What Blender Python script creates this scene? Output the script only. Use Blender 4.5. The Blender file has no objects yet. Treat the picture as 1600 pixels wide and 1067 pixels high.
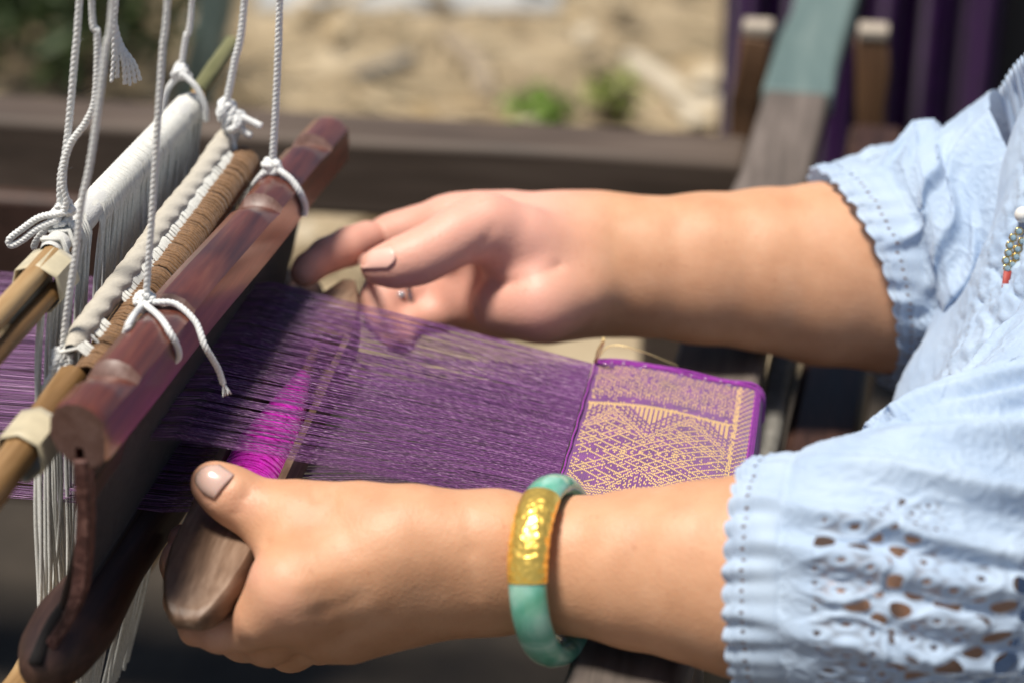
import bpy, math, random
import numpy as np
from mathutils import Vector, Matrix
from mathutils.bvhtree import BVHTree
random.seed(7); rng = np.random.default_rng(7)
sc = bpy.context.scene
col = sc.collection

# ------------------------------------------------------------------ camera
LENS = 70.0
F = 1600 * LENS / 36.0
TH = math.atan(1533 / F)                       # camera pitch below the horizon
AZ = math.atan(600 / math.hypot(F, 1533))      # weft direction, right of the view azimuth
ct, st = math.cos(TH), math.sin(TH)
CR = np.array([1., 0, 0]); CU = np.array([0, st, ct]); CW = np.array([0, ct, -st])
CAM = np.array([0, 0, 1.255])
cd = bpy.data.cameras.new('camera'); cam = bpy.data.objects.new('camera', cd); col.objects.link(cam)
cam.location = CAM; cam.rotation_euler = (math.pi / 2 - TH, 0, 0)
cd.lens = LENS; cd.sensor_width = 36; cd.clip_start = 0.05; cd.clip_end = 400
cd.dof.use_dof = True; cd.dof.focus_distance = 1.0; cd.dof.aperture_fstop = 4.0
cd.dof.aperture_blades = 0
sc.camera = cam
# ------------------------------------------------------------------ world, sun, exposure
SUN_TO = Vector((-0.26, -0.11, 0.95)).normalized()
w = bpy.data.worlds.new('World'); sc.world = w; w.use_nodes = True
nt = w.node_tree
sky = nt.nodes.new('ShaderNodeTexSky'); sky.sky_type = 'NISHITA'; sky.sun_disc = False
sky.sun_elevation = math.asin(SUN_TO.z)
sky.sun_rotation = math.atan2(SUN_TO.x, SUN_TO.y)
nt.nodes['Background'].inputs['Strength'].default_value = 0.06
nt.links.new(sky.outputs[0], nt.nodes['Background'].inputs[0])
sl = bpy.data.lights.new('sun', 'SUN'); sl.energy = 5.0; sl.angle = math.radians(13); sl.color = (1, .93, .83)
so = bpy.data.objects.new('sun', sl); col.objects.link(so)
so.rotation_euler = SUN_TO.to_track_quat('Z', 'Y').to_euler(); so.location = (-1, -.5, 3)
sc.view_settings.view_transform = 'Standard'; sc.view_settings.look = 'None'
sc.view_settings.exposure = 0.25; sc.view_settings.gamma = 1
sc.render.engine = 'CYCLES'
sc.cycles.use_denoising = True
sc.cycles.max_bounces = 8; sc.cycles.transparent_max_bounces = 8

# ------------------------------------------------------------------ pixel / loom helpers
def ray(px, py): return ((px - 800) / F) * CR - ((py - 533.5) / F) * CU + CW
def P(px, py, d): return CAM + ray(px, py) * d
O = P(930, 565, 1.12)                          # far end of the fell: loom origin
LU = np.array([math.cos(AZ), -math.sin(AZ), 0])  # along the warp, towards the weaver
LV = np.array([math.sin(AZ), math.cos(AZ), 0])   # along the weft, away from the camera
UP = np.array([0, 0, 1.])
def LW(a, b, z): return O + LU * a + LV * b + UP * z
def PZ(px, py, z): r = ray(px, py); return CAM + r * ((O[2] + z - CAM[2]) / r[2])
def PU(px, py, a): r = ray(px, py); return CAM + r * ((a - (CAM - O) @ LU) / (r @ LU))
def PV(px, py, b): r = ray(px, py); return CAM + r * ((b - (CAM - O) @ LV) / (r @ LV))
def depth(p): return (np.asarray(p) - CAM) @ CW
def loom(p): q = np.asarray(p) - O; return np.array([q @ LU, q @ LV, q[2]])

# ------------------------------------------------------------------ mesh builder
def norm(a): return a / (np.linalg.norm(a) + 1e-12)
def smooth_path(pts, n):
    """Catmull-Rom through pts, n samples"""
    p = np.array(pts, float); m = len(p)
    if m == 2: return p[0] + (p[1] - p[0]) * np.linspace(0, 1, n)[:, None]
    q = np.vstack([2 * p[0] - p[1], p, 2 * p[-1] - p[-2]])
    seg = np.linalg.norm(np.diff(p, axis=0), axis=1); cum = np.r_[0, np.cumsum(seg)] / seg.sum()
    out = []
    for t in np.linspace(0, 1, n):
        i = min(max(np.searchsorted(cum, t, 'right') - 1, 0), m - 2)
        f = (t - cum[i]) / (cum[i + 1] - cum[i] + 1e-12)
        a, b, c, d = q[i], q[i + 1], q[i + 2], q[i + 3]
        out.append(.5 * (2 * b + (c - a) * f + (2 * a - 5 * b + 4 * c - d) * f * f + (3 * b - a - 3 * c + d) * f ** 3))
    return np.array(out)
def frames(p):
    t = np.gradient(p, axis=0); t /= np.linalg.norm(t, axis=1)[:, None] + 1e-12
    n = np.zeros_like(p); a = np.array([0, 0, 1.]) if abs(t[0][2]) < .9 else np.array([1., 0, 0])
    n[0] = norm(a - t[0] * (a @ t[0]))
    for i in range(1, len(p)):
        v = n[i - 1] - t[i] * (n[i - 1] @ t[i]); n[i] = norm(v)
    return t, n, np.cross(t, n)
class MB:
    def __init__(s): s.v = []; s.f = []; s.n = 0
    def add(s, v, f):
        v = np.asarray(v, float); s.v.append(v); s.f.extend([tuple(int(i) + s.n for i in q) for q in f]); s.n += len(v)
    def tube(s, path, r, seg=8, cap=True, squash=None):
        p = np.asarray(path, float); m = len(p); r = np.broadcast_to(np.asarray(r, float), (m,))
        t, a, b = frames(p); th = np.arange(seg) * 2 * math.pi / seg
        ring = (np.cos(th)[None, :, None] * a[:, None, :] + np.sin(th)[None, :, None] * b[:, None, :] * (squash or 1)) * r[:, None, None]
        v = (p[:, None, :] + ring).reshape(-1, 3); f = []
        for i in range(m - 1):
            for j in range(seg):
                k = (j + 1) % seg
                f.append((i * seg + j, i * seg + k, (i + 1) * seg + k, (i + 1) * seg + j))
        if cap and seg > 2:
            f.append(tuple(range(seg))[::-1]); f.append(tuple((m - 1) * seg + j for j in range(seg)))
        s.add(v, f); return s
    def rope(s, path, R, strands=3, pitch=.006, seg=7, n=None, phase=0, end_taper=True):
        p = np.asarray(path, float)
        L = np.linalg.norm(np.diff(p, axis=0), axis=1).sum()
        if n is None: n = int(max(8, L / pitch * 9))
        p = smooth_path(p, n); t, a, b = frames(p)
        arc = np.r_[0, np.cumsum(np.linalg.norm(np.diff(p, axis=0), axis=1))]
        rs = R * .62
        for k in range(strands):
            ph = phase + 2 * math.pi * k / strands + arc / pitch * 2 * math.pi
            q = p + (np.cos(ph)[:, None] * a + np.sin(ph)[:, None] * b) * (R * .40)
            s.tube(q, rs, seg)
        return s
    def box(s, c, hx, hy, hz, ax=None):
        ax = ax or (LU, LV, UP); c = np.asarray(c)
        v = [c + ax[0] * hx * i + ax[1] * hy * j + ax[2] * hz * k for i in (-1, 1) for j in (-1, 1) for k in (-1, 1)]
        s.add(v, [(0, 1, 3, 2), (4, 6, 7, 5), (0, 4, 5, 1), (2, 3, 7, 6), (0, 2, 6, 4), (1, 5, 7, 3)]); return s
    def grid(s, V, closed_u=False, mask=None):
        """V: (m,n,3)"""
        m, n = V.shape[:2]; idx = np.arange(m * n).reshape(m, n)
        a = idx[:-1, :-1]; b = idx[:-1, 1:]; c = idx[1:, 1:]; d = idx[1:, :-1]
        q = np.stack([a, b, c, d], -1).reshape(-1, 4)
        if closed_u:
            q2 = np.stack([idx[-1, :-1], idx[-1, 1:], idx[0, 1:], idx[0, :-1]], -1); q = np.vstack([q, q2])
        if mask is not None: q = q[mask.reshape(-1)]
        s.add(V.reshape(-1, 3), q.tolist()); return s
    def loft(s, secs, cap=True):
        m = len(secs); n = len(secs[0]); v = np.array(secs).reshape(-1, 3); f = []
        for i in range(m - 1):
            for j in range(n):
                k = (j + 1) % n; f.append((i * n + j, i * n + k, (i + 1) * n + k, (i + 1) * n + j))
        if cap: f.append(tuple(range(n))[::-1]); f.append(tuple((m - 1) * n + j for j in range(n)))
        s.add(v, f); return s
    def blob(s, c, r, ax=None, seg=12, rings=8):
        ax = ax or (np.array([1., 0, 0]), np.array([0, 1., 0]), UP); r = np.broadcast_to(np.asarray(r, float), (3,))
        v = []
        for i in range(rings + 1):
            ph = math.pi * i / rings
            for j in range(seg):
                th = 2 * math.pi * j / seg
                v.append(np.asarray(c) + ax[0] * r[0] * math.sin(ph) * math.cos(th) + ax[1] * r[1] * math.sin(ph) * math.sin(th) + ax[2] * r[2] * math.cos(ph))
        f = [(i * seg + j, (i + 1) * seg + j, (i + 1) * seg + (j + 1) % seg, i * seg + (j + 1) % seg) for i in range(rings) for j in range(seg)]
        s.add(v, f); return s
    def build(s, name, mat, parent=None, smooth=True, bevel=0, recalc=True, base=None):
        v = np.vstack(s.v); org = np.zeros(3)
        root = parent
        while root is not None and root.parent is not None: root = root.parent
        if root is not None: org = np.array(root['org'][:])
        elif base is not None: org = np.asarray(base, float)
        me = bpy.data.meshes.new(name); me.from_pydata((v - org).tolist(), [], s.f); me.update()
        if recalc:
            import bmesh
            bm = bmesh.new(); bm.from_mesh(me); bmesh.ops.recalc_face_normals(bm, faces=bm.faces); bm.to_mesh(me); bm.free()
        if smooth: me.polygons.foreach_set('use_smooth', [True] * len(me.polygons))
        o = bpy.data.objects.new(name, me); col.objects.link(o); me.materials.append(mat)
        if parent is not None: o.parent = parent
        else: o.location = org; o['org'] = org.tolist()
        if bevel:
            b = o.modifiers.new('bevel', 'BEVEL'); b.width = bevel; b.segments = 2; b.limit_method = 'ANGLE'; b.angle_limit = math.radians(40)
            b.harden_normals = False
            if smooth:
                try:
                    me.set_sharp_from_angle(angle=math.radians(45))
                except Exception: pass
        return o
def tag(o, label, cat=None, group=None, kind=None):
    if label: o['label'] = label
    if cat: o['category'] = cat
    if group: o['group'] = group
    if kind: o['kind'] = kind
    return o
def thing(name, label, cat, base, group=None):
    o = bpy.data.objects.new(name, None); col.objects.link(o); o.location = base
    o['org'] = [float(x) for x in base]; o.empty_display_size = .02
    return tag(o, label, cat, group)

# ------------------------------------------------------------------ materials
def mat(name):
    m = bpy.data.materials.new(name); m.use_nodes = True
    return m, m.node_tree, m.node_tree.nodes['Principled BSDF']
def N(t, typ, **kw):
    n = t.nodes.new(typ)
    for k, v in kw.items():
        if k.startswith('i_'): n.inputs[k[2:].replace('_', ' ')].default_value = v
        else: setattr(n, k, v)
    return n
def coords(t, scale=(1, 1, 1), rot=(0, 0, 0)):
    tc = t.nodes.new('ShaderNodeTexCoord'); mp = t.nodes.new('ShaderNodeMapping')
    mp.inputs['Scale'].default_value = scale; mp.inputs['Rotation'].default_value = rot
    mp.vector_type = 'POINT'
    rt = t.nodes.new('ShaderNodeVectorRotate'); rt.rotation_type = 'EULER_XYZ'; rt.inputs['Rotation'].default_value = rot
    mp.inputs['Rotation'].default_value = (0, 0, 0)
    t.links.new(tc.outputs['Object'], rt.inputs[0]); t.links.new(rt.outputs[0], mp.inputs[0]); return mp.outputs[0]
def ramp(t, src, stops):
    r = t.nodes.new('ShaderNodeValToRGB'); e = r.color_ramp.elements
    while len(e) < len(stops): e.new(.5)
    for i, (p, c) in enumerate(stops): e[i].position = p; e[i].color = (*c, 1) if len(c) == 3 else c
    t.links.new(src, r.inputs[0]); return r.outputs[0]
def bump(t, b, src, strength, dist=.001):
    n = t.nodes.new('ShaderNodeBump'); n.inputs['Strength'].default_value = strength; n.inputs['Distance'].default_value = dist
    t.links.new(src, n.inputs['Height'])
    prev = b.inputs['Normal'].links[0].from_socket if b.inputs['Normal'].links else None
    if prev: t.links.new(prev, n.inputs['Normal'])
    t.links.new(n.outputs[0], b.inputs['Normal'])
ROTV = (0, 0, AZ)     # turns world x,y into loom u,v
def wood(name, c1, c2, c3, rough=.4, grain=60, stretch=.12, bmp=.15, coat=0, rot=ROTV, axis=1, dist=.0006):
    m, t, b = mat(name)
    s = [grain] * 3; s[axis] = grain * stretch
    co = coords(t, s, rot)
    n1 = N(t, 'ShaderNodeTexNoise', i_Scale=1, i_Detail=6, i_Roughness=.6, i_Distortion=.6); t.links.new(co, n1.inputs['Vector'])
    s2 = [grain * 6] * 3; s2[axis] = grain * .35
    co2 = coords(t, s2, rot)
    n2 = N(t, 'ShaderNodeTexNoise', i_Scale=1, i_Detail=3); t.links.new(co2, n2.inputs['Vector'])
    mx = N(t, 'ShaderNodeMath', operation='MULTIPLY_ADD'); mx.inputs[1].default_value = .45; t.links.new(n2.outputs[0], mx.inputs[0]); t.links.new(n1.outputs[0], mx.inputs[2])
    c = ramp(t, mx.outputs[0], [(.45, c1), (.72, c2), (.95, c3)])
    t.links.new(c, b.inputs['Base Color'])
    rr = N(t, 'ShaderNodeMapRange'); rr.inputs['To Min'].default_value = rough - .1; rr.inputs['To Max'].default_value = rough + .15
    t.links.new(n1.outputs[0], rr.inputs[0]); t.links.new(rr.outputs[0], b.inputs['Roughness'])
    b.inputs['Coat Weight'].default_value = coat; b.inputs['Coat Roughness'].default_value = .22; b.inputs['Coat IOR'].default_value = 1.65 if coat > .5 else 1.5
    bump(t, b, mx.outputs[0], bmp, dist)
    return m
def thread_mat(name, c, rough=.7, var=.15, sheen=.3, scale=250, bmp=.4, spec=.3):
    m, t, b = mat(name)
    co = coords(t, (scale,) * 3)
    n = N(t, 'ShaderNodeTexNoise', i_Scale=1, i_Detail=3); t.links.new(co, n.inputs['Vector'])
    cc = ramp(t, n.outputs[0], [(.3, tuple(x * (1 - var) for x in c)), (.7, tuple(min(1, x * (1 + var)) for x in c))])
    t.links.new(cc, b.inputs['Base Color']); b.inputs['Roughness'].default_value = rough
    b.inputs['Sheen Weight'].default_value = sheen; b.inputs['Specular IOR Level'].default_value = spec
    bump(t, b, n.outputs[0], bmp, .0005)
    return m
M = {}
M['batten'] = wood('lacquered_red_wood', (.04, .008, .004), (.12, .028, .014), (.21, .068, .036), rough=.42, grain=55, coat=.85, bmp=.3, stretch=.08)
M['cut'] = wood('cut_wood', (.09, .042, .03), (.15, .08, .064), (.21, .125, .105), rough=.45, grain=90, bmp=.2)
M['dark_wood'] = wood('dark_brown_wood', (.018, .008, .006), (.045, .02, .014), (.085, .042, .03), rough=.5, grain=60, bmp=.35)
M['shuttle'] = wood('worn_shuttle_wood', (.07, .038, .022), (.17, .10, .062), (.29, .195, .135), rough=.5, grain=55, bmp=.4, stretch=.3)
M['bamboo'] = wood('bamboo', (.16, .085, .03), (.33, .2, .085), (.48, .33, .17), rough=.42, grain=50, bmp=.2)
M['brown_stick'] = wood('brown_stick_wood', (.09, .045, .014), (.2, .11, .04), (.33, .2, .09), rough=.45, grain=70, bmp=.25)
M['frame'] = wood('weathered_brown_wood', (.035, .024, .017), (.075, .052, .038), (.12, .09, .07), rough=.65, grain=25, bmp=.4, rot=ROTV, axis=0)
M['peg'] = wood('orange_brown_wood', (.07, .035, .014), (.13, .065, .03), (.2, .11, .055), rough=.6, grain=25, axis=2)
M['grey_plank'] = wood('grey_plank_wood', (.07, .068, .062), (.13, .125, .11), (.2, .19, .17), rough=.7, grain=22, axis=2)
M['pink_board'] = wood('pinkish_board_wood', (.12, .075, .058), (.2, .135, .11), (.28, .2, .165), rough=.6, grain=25)
M['cotton'] = thread_mat('white_cotton', (.74, .75, .74), rough=.8, var=.12, scale=900)
M['cotton_old'] = thread_mat('aged_cotton', (.55, .52, .45), rough=.85, var=.2, scale=500)
M['heddle'] = thread_mat('heddle_cotton', (.60, .60, .55), rough=.8, var=.15, scale=1200)
M['brown_thread'] = thread_mat('brown_thread', (.18, .095, .04), rough=.65, var=.3, scale=700)
M['tape'] = thread_mat('cream_tape', (.5, .44, .3), rough=.45, var=.1, scale=120, bmp=.15)
M['warp'] = thread_mat('purple_silk_warp', (.2, .055, .27), rough=.38, var=.35, scale=160, bmp=.0, spec=.6, sheen=.2)
m_, t_, b_ = mat('purple_silk_warp'); co = coords(t_, (5, 2300, 8), ROTV); n_w = N(t_, 'ShaderNodeTexNoise', i_Scale=1, i_Detail=3, i_Roughness=.65); t_.links.new(co, n_w.inputs['Vector'])
t_.links.new(ramp(t_, n_w.outputs[0], [(.34, (.03, .005, .042)), (.47, (.14, .03, .165)), (.57, (.25, .08, .27)), (.69, (.62, .42, .60))]), b_.inputs['Base Color']); b_.inputs['Roughness'].default_value = .35; b_.inputs['Specular IOR Level'].default_value = .7; b_.inputs['Sheen Weight'].default_value = .3; M['warp'] = m_
M['yarn'] = thread_mat('magenta_yarn', (.92, .012, .66), rough=.6, var=.25, scale=600, sheen=.5)
M['reed'] = thread_mat('reed_metal', (.06, .045, .04), rough=.5, var=.3, scale=200, bmp=.1)
def simple(name, c, rough=.5, metal=0, **kw):
    m, t, b = mat(name); b.inputs['Base Color'].default_value = (*c, 1); b.inputs['Roughness'].default_value = rough; b.inputs['Metallic'].default_value = metal
    for k, v in kw.items(): b.inputs[k.replace('_', ' ')].default_value = v
    return m
M['gold_thread'] = simple('gold_thread', (.82, .58, .26), .36, .35)
M['pearl'] = simple('pearl', (.75, .73, .68), .2, 0, Coat_Weight=.5)
M['gem'] = simple('blue_clear_gem', (.45, .62, .7), .06, 0, Transmission_Weight=.6, IOR=1.7)
M['silver'] = simple('dark_silver', (.55, .55, .56), .22, 1)

# ------------------------------------------------------------------ the setting: ground
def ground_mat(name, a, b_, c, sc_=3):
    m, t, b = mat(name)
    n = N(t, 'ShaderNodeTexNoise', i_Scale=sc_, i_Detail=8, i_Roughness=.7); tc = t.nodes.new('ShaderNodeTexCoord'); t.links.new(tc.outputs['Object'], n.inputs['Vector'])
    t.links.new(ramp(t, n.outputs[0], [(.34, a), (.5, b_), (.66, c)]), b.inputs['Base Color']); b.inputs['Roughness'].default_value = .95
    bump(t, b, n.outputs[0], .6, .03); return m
g = MB(); g.add([(-60, -40, 0), (60, -40, 0), (60, 90, 0), (-60, 90, 0)], [(0, 1, 2, 3)])
tag(g.build('ground', ground_mat('straw_ground', (.11, .09, .05), (.28, .215, .13), (.46, .38, .26), 3.2), smooth=False), None, None, None, 'structure')
g = MB(); g.add([(-3.2, -1, .006), (3, -1, .006), (3, 2.55, .006), (-3.2, 2.3, .006)], [(0, 1, 2, 3)])  # floor sheet coloured near-black to paint in the shade under the loom
tag(g.build('shade_painted_floor', ground_mat('painted_shade_earth', (.014, .010, .007), (.028, .021, .014), (.05, .038, .027), 5), smooth=False), None, None, None, 'structure')

# ------------------------------------------------------------------ background of the loom
fr = thing('loom_frame', 'dark brown wooden loom frame with a long side rail behind the hands', 'loom frame', LW(-.2, .4, -.75))
def beam(a, b, hw, hh, name, m, parent, bev=.006, nseg=10, wob=.0015):
    """squared timber from a to b with slightly uneven faces"""
    mb = MB(); a = np.asarray(a, float); b = np.asarray(b, float); t = norm(b - a)
    up = UP if abs(t[2]) < .8 else LV
    x = norm(np.cross(t, up)); y = np.cross(x, t)
    secs = []
    for i in range(nseg + 1):
        c = a + (b - a) * i / nseg; j = rng.normal(0, wob, 4)
        secs.append([c + x * (hw + j[0]) + y * (hh + j[1]), c - x * (hw + j[2]) + y * (hh + j[1]), c - x * (hw + j[2]) - y * (hh + j[3]), c + x * (hw + j[0]) - y * (hh + j[3])])
    mb.loft(secs); return mb.build(name, m, parent, True, bev)
beam(LW(-1.5, .62, -.142), LW(.05, .62, -.138), .035, .038, 'side_rail', M['frame'], fr)
beam(LW(-1.4, .62, -.75), LW(-1.4, .62, -.18), .035, .035, 'leg', M['frame'], fr)
beam(LW(.0, .62, -.75), LW(.0, .62, -.18), .035, .035, 'leg', M['frame'], fr)
# breast beam the cloth is drawn over, running away past the pegs, and the bars beside it
BB0 = PZ(1120, 590, -.05); BBD = norm(PZ(1292, 0, -.05) - BB0)
M['weathered'] = wood('weathered_grey_brown_wood', (.05, .04, .033), (.115, .092, .078), (.2, .165, .145), rough=.7, grain=30, bmp=.5)
M['teal'] = wood('teal_grey_board', (.06, .10, .10), (.10, .15, .145), (.15, .2, .19), rough=.65, grain=22, axis=1)
beam(BB0 - BBD * .42, BB0 + BBD * .50, .027, .014, 'breast_beam', M['weathered'], fr, .004)
beam(BB0 + BBD * .501 + UP * .004, BB0 + BBD * 1.25 + UP * .004, .0285, .012, 'painted_beam_end', M['teal'], fr, .004)
q_ = PZ(1214, 620, -.08); beam(q_ - BBD * .3, q_ + BBD * .28, .008, .016, 'cross_bar', M['grey_plank'], fr, .004)
q_ = PZ(1302, 620, -.10); beam(q_ - BBD * .3, q_ + BBD * .45, .022, .026, 'cloth_beam', M['dark_wood'], fr, .006)
beam(LW(-.55, -.36, -.2), LW(.5, -.36, -.2), .02, .025, 'side_rail', M['dark_wood'], fr, .006)
# two pegs with sawn tops on either side of the breast beam
for px, py in ((1188, 52), (1362, 58)):
    top = PV(px - (4 if px < 1300 else -2), py, .72); bot = PV(px - (50 if px < 1300 else -2), py + 225, .72)
    pg = thing('upright_peg', 'brown wooden peg with pale sawn top ' + ('on the yard side of the beam' if px < 1300 else 'between the beam and purple cloth'), 'wooden peg', bot + (0, 0, -.05), 'pegs on the far rail')
    beam(bot - UP * .05, top, .0135, .0135, 'shaft', M['peg'], pg, .003, 6)
    beam(top + UP * .0005, top + UP * .010, .0132, .0132, 'sawn_top', simple('pale_sawn_wood', (.36, .31, .25), .8), pg, .002, 1, 0)
# hanging purple cloth in the shade
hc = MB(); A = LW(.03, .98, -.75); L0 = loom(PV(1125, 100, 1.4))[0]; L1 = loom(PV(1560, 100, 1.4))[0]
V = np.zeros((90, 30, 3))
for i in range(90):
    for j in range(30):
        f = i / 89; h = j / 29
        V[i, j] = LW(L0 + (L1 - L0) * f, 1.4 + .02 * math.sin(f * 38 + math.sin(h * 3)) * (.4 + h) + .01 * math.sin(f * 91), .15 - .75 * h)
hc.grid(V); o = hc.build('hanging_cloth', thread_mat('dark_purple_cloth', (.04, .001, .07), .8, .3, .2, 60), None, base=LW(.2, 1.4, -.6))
so_ = o.modifiers.new('thick', 'SOLIDIFY'); so_.thickness = .002
tag(o, 'dark purple cloth hanging in folds behind the pegs', 'hanging cloth')
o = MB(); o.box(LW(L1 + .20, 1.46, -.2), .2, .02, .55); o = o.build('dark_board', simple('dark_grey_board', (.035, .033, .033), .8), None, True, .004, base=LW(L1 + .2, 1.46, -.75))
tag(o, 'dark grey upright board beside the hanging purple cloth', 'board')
# concrete slab and bright things of the yard
sp = PZ(600, 8, -.74)
mb = MB(); mb.box(sp + np.array([.05, .42, -.02]), .33, .45, .03, (np.array([1., 0, 0]), np.array([0, 1., 0]), UP))
tag(mb.build('paving_slab', ground_mat('pale_concrete', (.30, .31, .31), (.40, .41, .41), (.48, .48, .47), 6), None, False, .01, base=sp), 'pale grey concrete slab lying in the straw yard', 'paving slab')
# straw litter
mb = MB()
for i in range(1500):
    p = np.array([rng.uniform(-1.3, 1.4), rng.uniform(2.6, 5.2), .006 + rng.uniform(0, .02)]); a = rng.uniform(0, 6.28); L = rng.uniform(.03, .12)
    d = np.array([math.cos(a), math.sin(a), rng.uniform(-.1, .2)]) * L
    mb.tube([p - d / 2, p + d / 2], rng.uniform(.002, .006), 3, False)
tag(mb.build('straw', simple('dry_straw', (.42, .34, .22), .8), None, False, recalc=False, base=(0, 3.5, 0)), 'pale dry straw scattered over the yard', 'straw', None, 'stuff')
mb = MB()
for i in range(240):
    c0 = np.array([rng.uniform(-1.4, 1.3), rng.uniform(2.65, 5.0), .02 + rng.uniform(0, .04)]); a = norm(rng.normal(0, 1, 3) * (1, 1, .25)); b = norm(np.cross(a, rng.normal(0, .3, 3) + UP)); L = rng.uniform(.03, .09)
    mb.add([c0 - a * L, c0 + b * L * .4, c0 + a * L, c0 - b * L * .4], [(0, 1, 2), (0, 2, 3)])
tag(mb.build('dry_leaves', ground_mat('dry_leaf', (.12, .075, .03), (.36, .27, .15), (.62, .56, .45), 9), None, False, recalc=False, base=(0, 3.5, 0)), 'dry brown and pale leaves littering the yard', 'leaves', None, 'stuff')
for k_, (x0, y0, x1, y1, rr) in enumerate(((985, 95, 1095, 200, .022), (700, 60, 760, 150, .02), (560, 120, 640, 90, .016))):
    a_, b__ = PZ(x0, y0, -O[2] + .02), PZ(x1, y1, -O[2] + .02); mb = MB(); mb.tube(smooth_path([a_, (a_ + b__) / 2 + np.array([.02, .01, 0]), b__], 10), rr * rng.uniform(.8, 1.1, 10), 8)
    tag(mb.build('fallen_stick', simple('bleached_stick_%d' % k_, ((.5, .44, .34), (.3, .24, .17), (.22, .2, .17))[k_], .8), None, base=(a_ + b__) / 2), ('pale bleached stick lying in the straw near the pegs', 'brown stick lying across the middle of the yard', 'grey brown stick lying before the concrete slab')[k_], 'stick')
def leafy(name, label, cat, base, h, r, n, c, group=None, leaf=.05):
    root = thing(name, label, cat, base, group); m = thread_mat(name + '_leaf', c, .6, .4, .0, 20, .2)
    st_ = MB(); lf = MB(); base = np.asarray(base, float)
    for i in range(9):
        a = rng.uniform(0, 6.28); e = base + np.array([math.cos(a) * r * .6, math.sin(a) * r * .6, h * rng.uniform(.5, .95)])
        st_.tube(smooth_path([base, (base + e) / 2 + rng.normal(0, .03, 3), e], 6), np.linspace(.006, .002, 6), 5)
    for i in range(n):
        d = rng.normal(0, 1, 3); d /= np.linalg.norm(d); c0 = base + np.array([0, 0, h * .58]) + d * np.array([r, r, h * .45]) * rng.uniform(.35, 1)
        if c0[2] < .01: continue
        a = norm(rng.normal(0, 1, 3)); b = norm(np.cross(a, rng.normal(0, 1, 3))); L = leaf * rng.uniform(.6, 1.3)
        lf.add([c0 - a * L, c0 + b * L * .32 + np.cross(a, b) * L * .1, c0 + a * L, c0 - b * L * .32 + np.cross(a, b) * L * .1], [(0, 1, 2), (0, 2, 3)])
    st_.build('stem', M['frame'], root, recalc=False); tag(lf.build('foliage', m, root, False, recalc=False), None, kind='stuff')
def gnd(px, py): return PZ(px, py, -O[2])
b0 = gnd(850, 215); leafy('weed', 'small bright green weed growing in the straw yard', 'weed', b0, .1, .07, 90, (.2, .34, .06), None, .025)
b0 = gnd(960, 190); leafy('weed', 'yellow green weed tuft in the straw near the pegs', 'weed', b0, .09, .06, 70, (.3, .36, .09), None, .025)
b0 = gnd(120, 150); leafy('shrub', 'dark green leafy shrub behind the heddle cords', 'shrub', b0, .42, .34, 500, (.035, .06, .018), None, .045)
b0 = gnd(-40, 60); leafy('shrub', 'brownish green shrub beyond the dark leafy shrub', 'shrub', b0, .4, .42, 420, (.07, .065, .03), None, .05)
pl_a = gnd(300, 190); pl_b = PV(352, -60, loom(pl_a)[1])
beam(pl_a, pl_b, .03, .03, 'pole', M['teal'], None, .006, 6)
o = bpy.data.objects['pole']; tag(o, 'pale teal grey pole standing beside the shrubs', 'pole')
dk = MB(); dk.box(LW(-.95, .62, -.33), .5, .05, .16); o = dk.build('bench', M['dark_wood'], None, True, .006, base=LW(-.95, .62, -.75))
dk2 = MB()
tag(o, 'dark brown wooden bench side in the shade behind the heddles', 'bench')

# ------------------------------------------------------------------ batten (swinging reed holder)
BU = -.177
bt = thing('batten', 'reddish lacquered wooden reed batten hung from white cotton cords', 'batten', LW(BU - .03, -.1, -.04))
def bsec(v, k=1.0, dz=0.0, notch=0.0):
    """batten cross-section in (u,z): rounded left, chamfered top right, flat right side, reed slot below"""
    f_ = (v + .291) / .403; z0 = .0965 - .014 * f_; bu = BU - .009 + .006 * f_
    pts = [(.0155, -.0165), (.0168, -.004), (.0165, .0062), (.0105, .0122), (.0035, .0148), (-.0035, .0148), (-.0098, .0120), (-.0140, .0060), (-.0155, -.004), (-.0118, -.0125), (-.0055, -.0185), (-.0015, -.0195), (-.0015, -.010), (.0035, -.010), (.0035, -.0215), (.0100, -.0205)]
    out = []
    for a, b in pts:
        if notch and b > .0035: b = .0035 + (b - .0035) * (1 - notch)
        out.append(LW(bu + a * k * .80, v, z0 + b * k * .88 + dz))
    return out
secs = []; vs = np.linspace(-.291, .112, 160)
def notch_at(v):
    q = 0
    for c, hw in ((-.258, .011), (-.188, .016), (-.04, .012), (.062, .012)):
        x = abs(v - c) / hw
        if x < 1: q = max(q, .6 * min(1, (v - c + hw) / (1.75 * hw)) if v < c + .75 * hw else .6 * (c + hw - v) / (.25 * hw))
    return q
for v in vs:
    e = min(v + .291, .112 - v); k = 1.0 if e > .004 else .955 + .045 * (e / .004) ** .5
    secs.append(bsec(v, k, .0006 * math.sin(v * 31), notch_at(v)))
mb = MB(); mb.loft(secs); o = mb.build('top_bar', M['batten'], bt, True, 0); o.data.set_sharp_from_angle(angle=math.radians(26)); bat_o = o
o.data.materials.append(M['cut'])
for i_ in range(159):
    if notch_at(vs[i_ + 1]) < notch_at(vs[i_]) - .02:
        for j_ in range(16):
            if 2 <= j_ <= 6: o.data.polygons[i_ * 16 + j_].material_index = 1
o.data.polygons[159 * 16].material_index = 1
bvt = BVHTree.FromPolygons([tuple(x) for x in np.vstack(mb.v)], mb.f)
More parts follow.
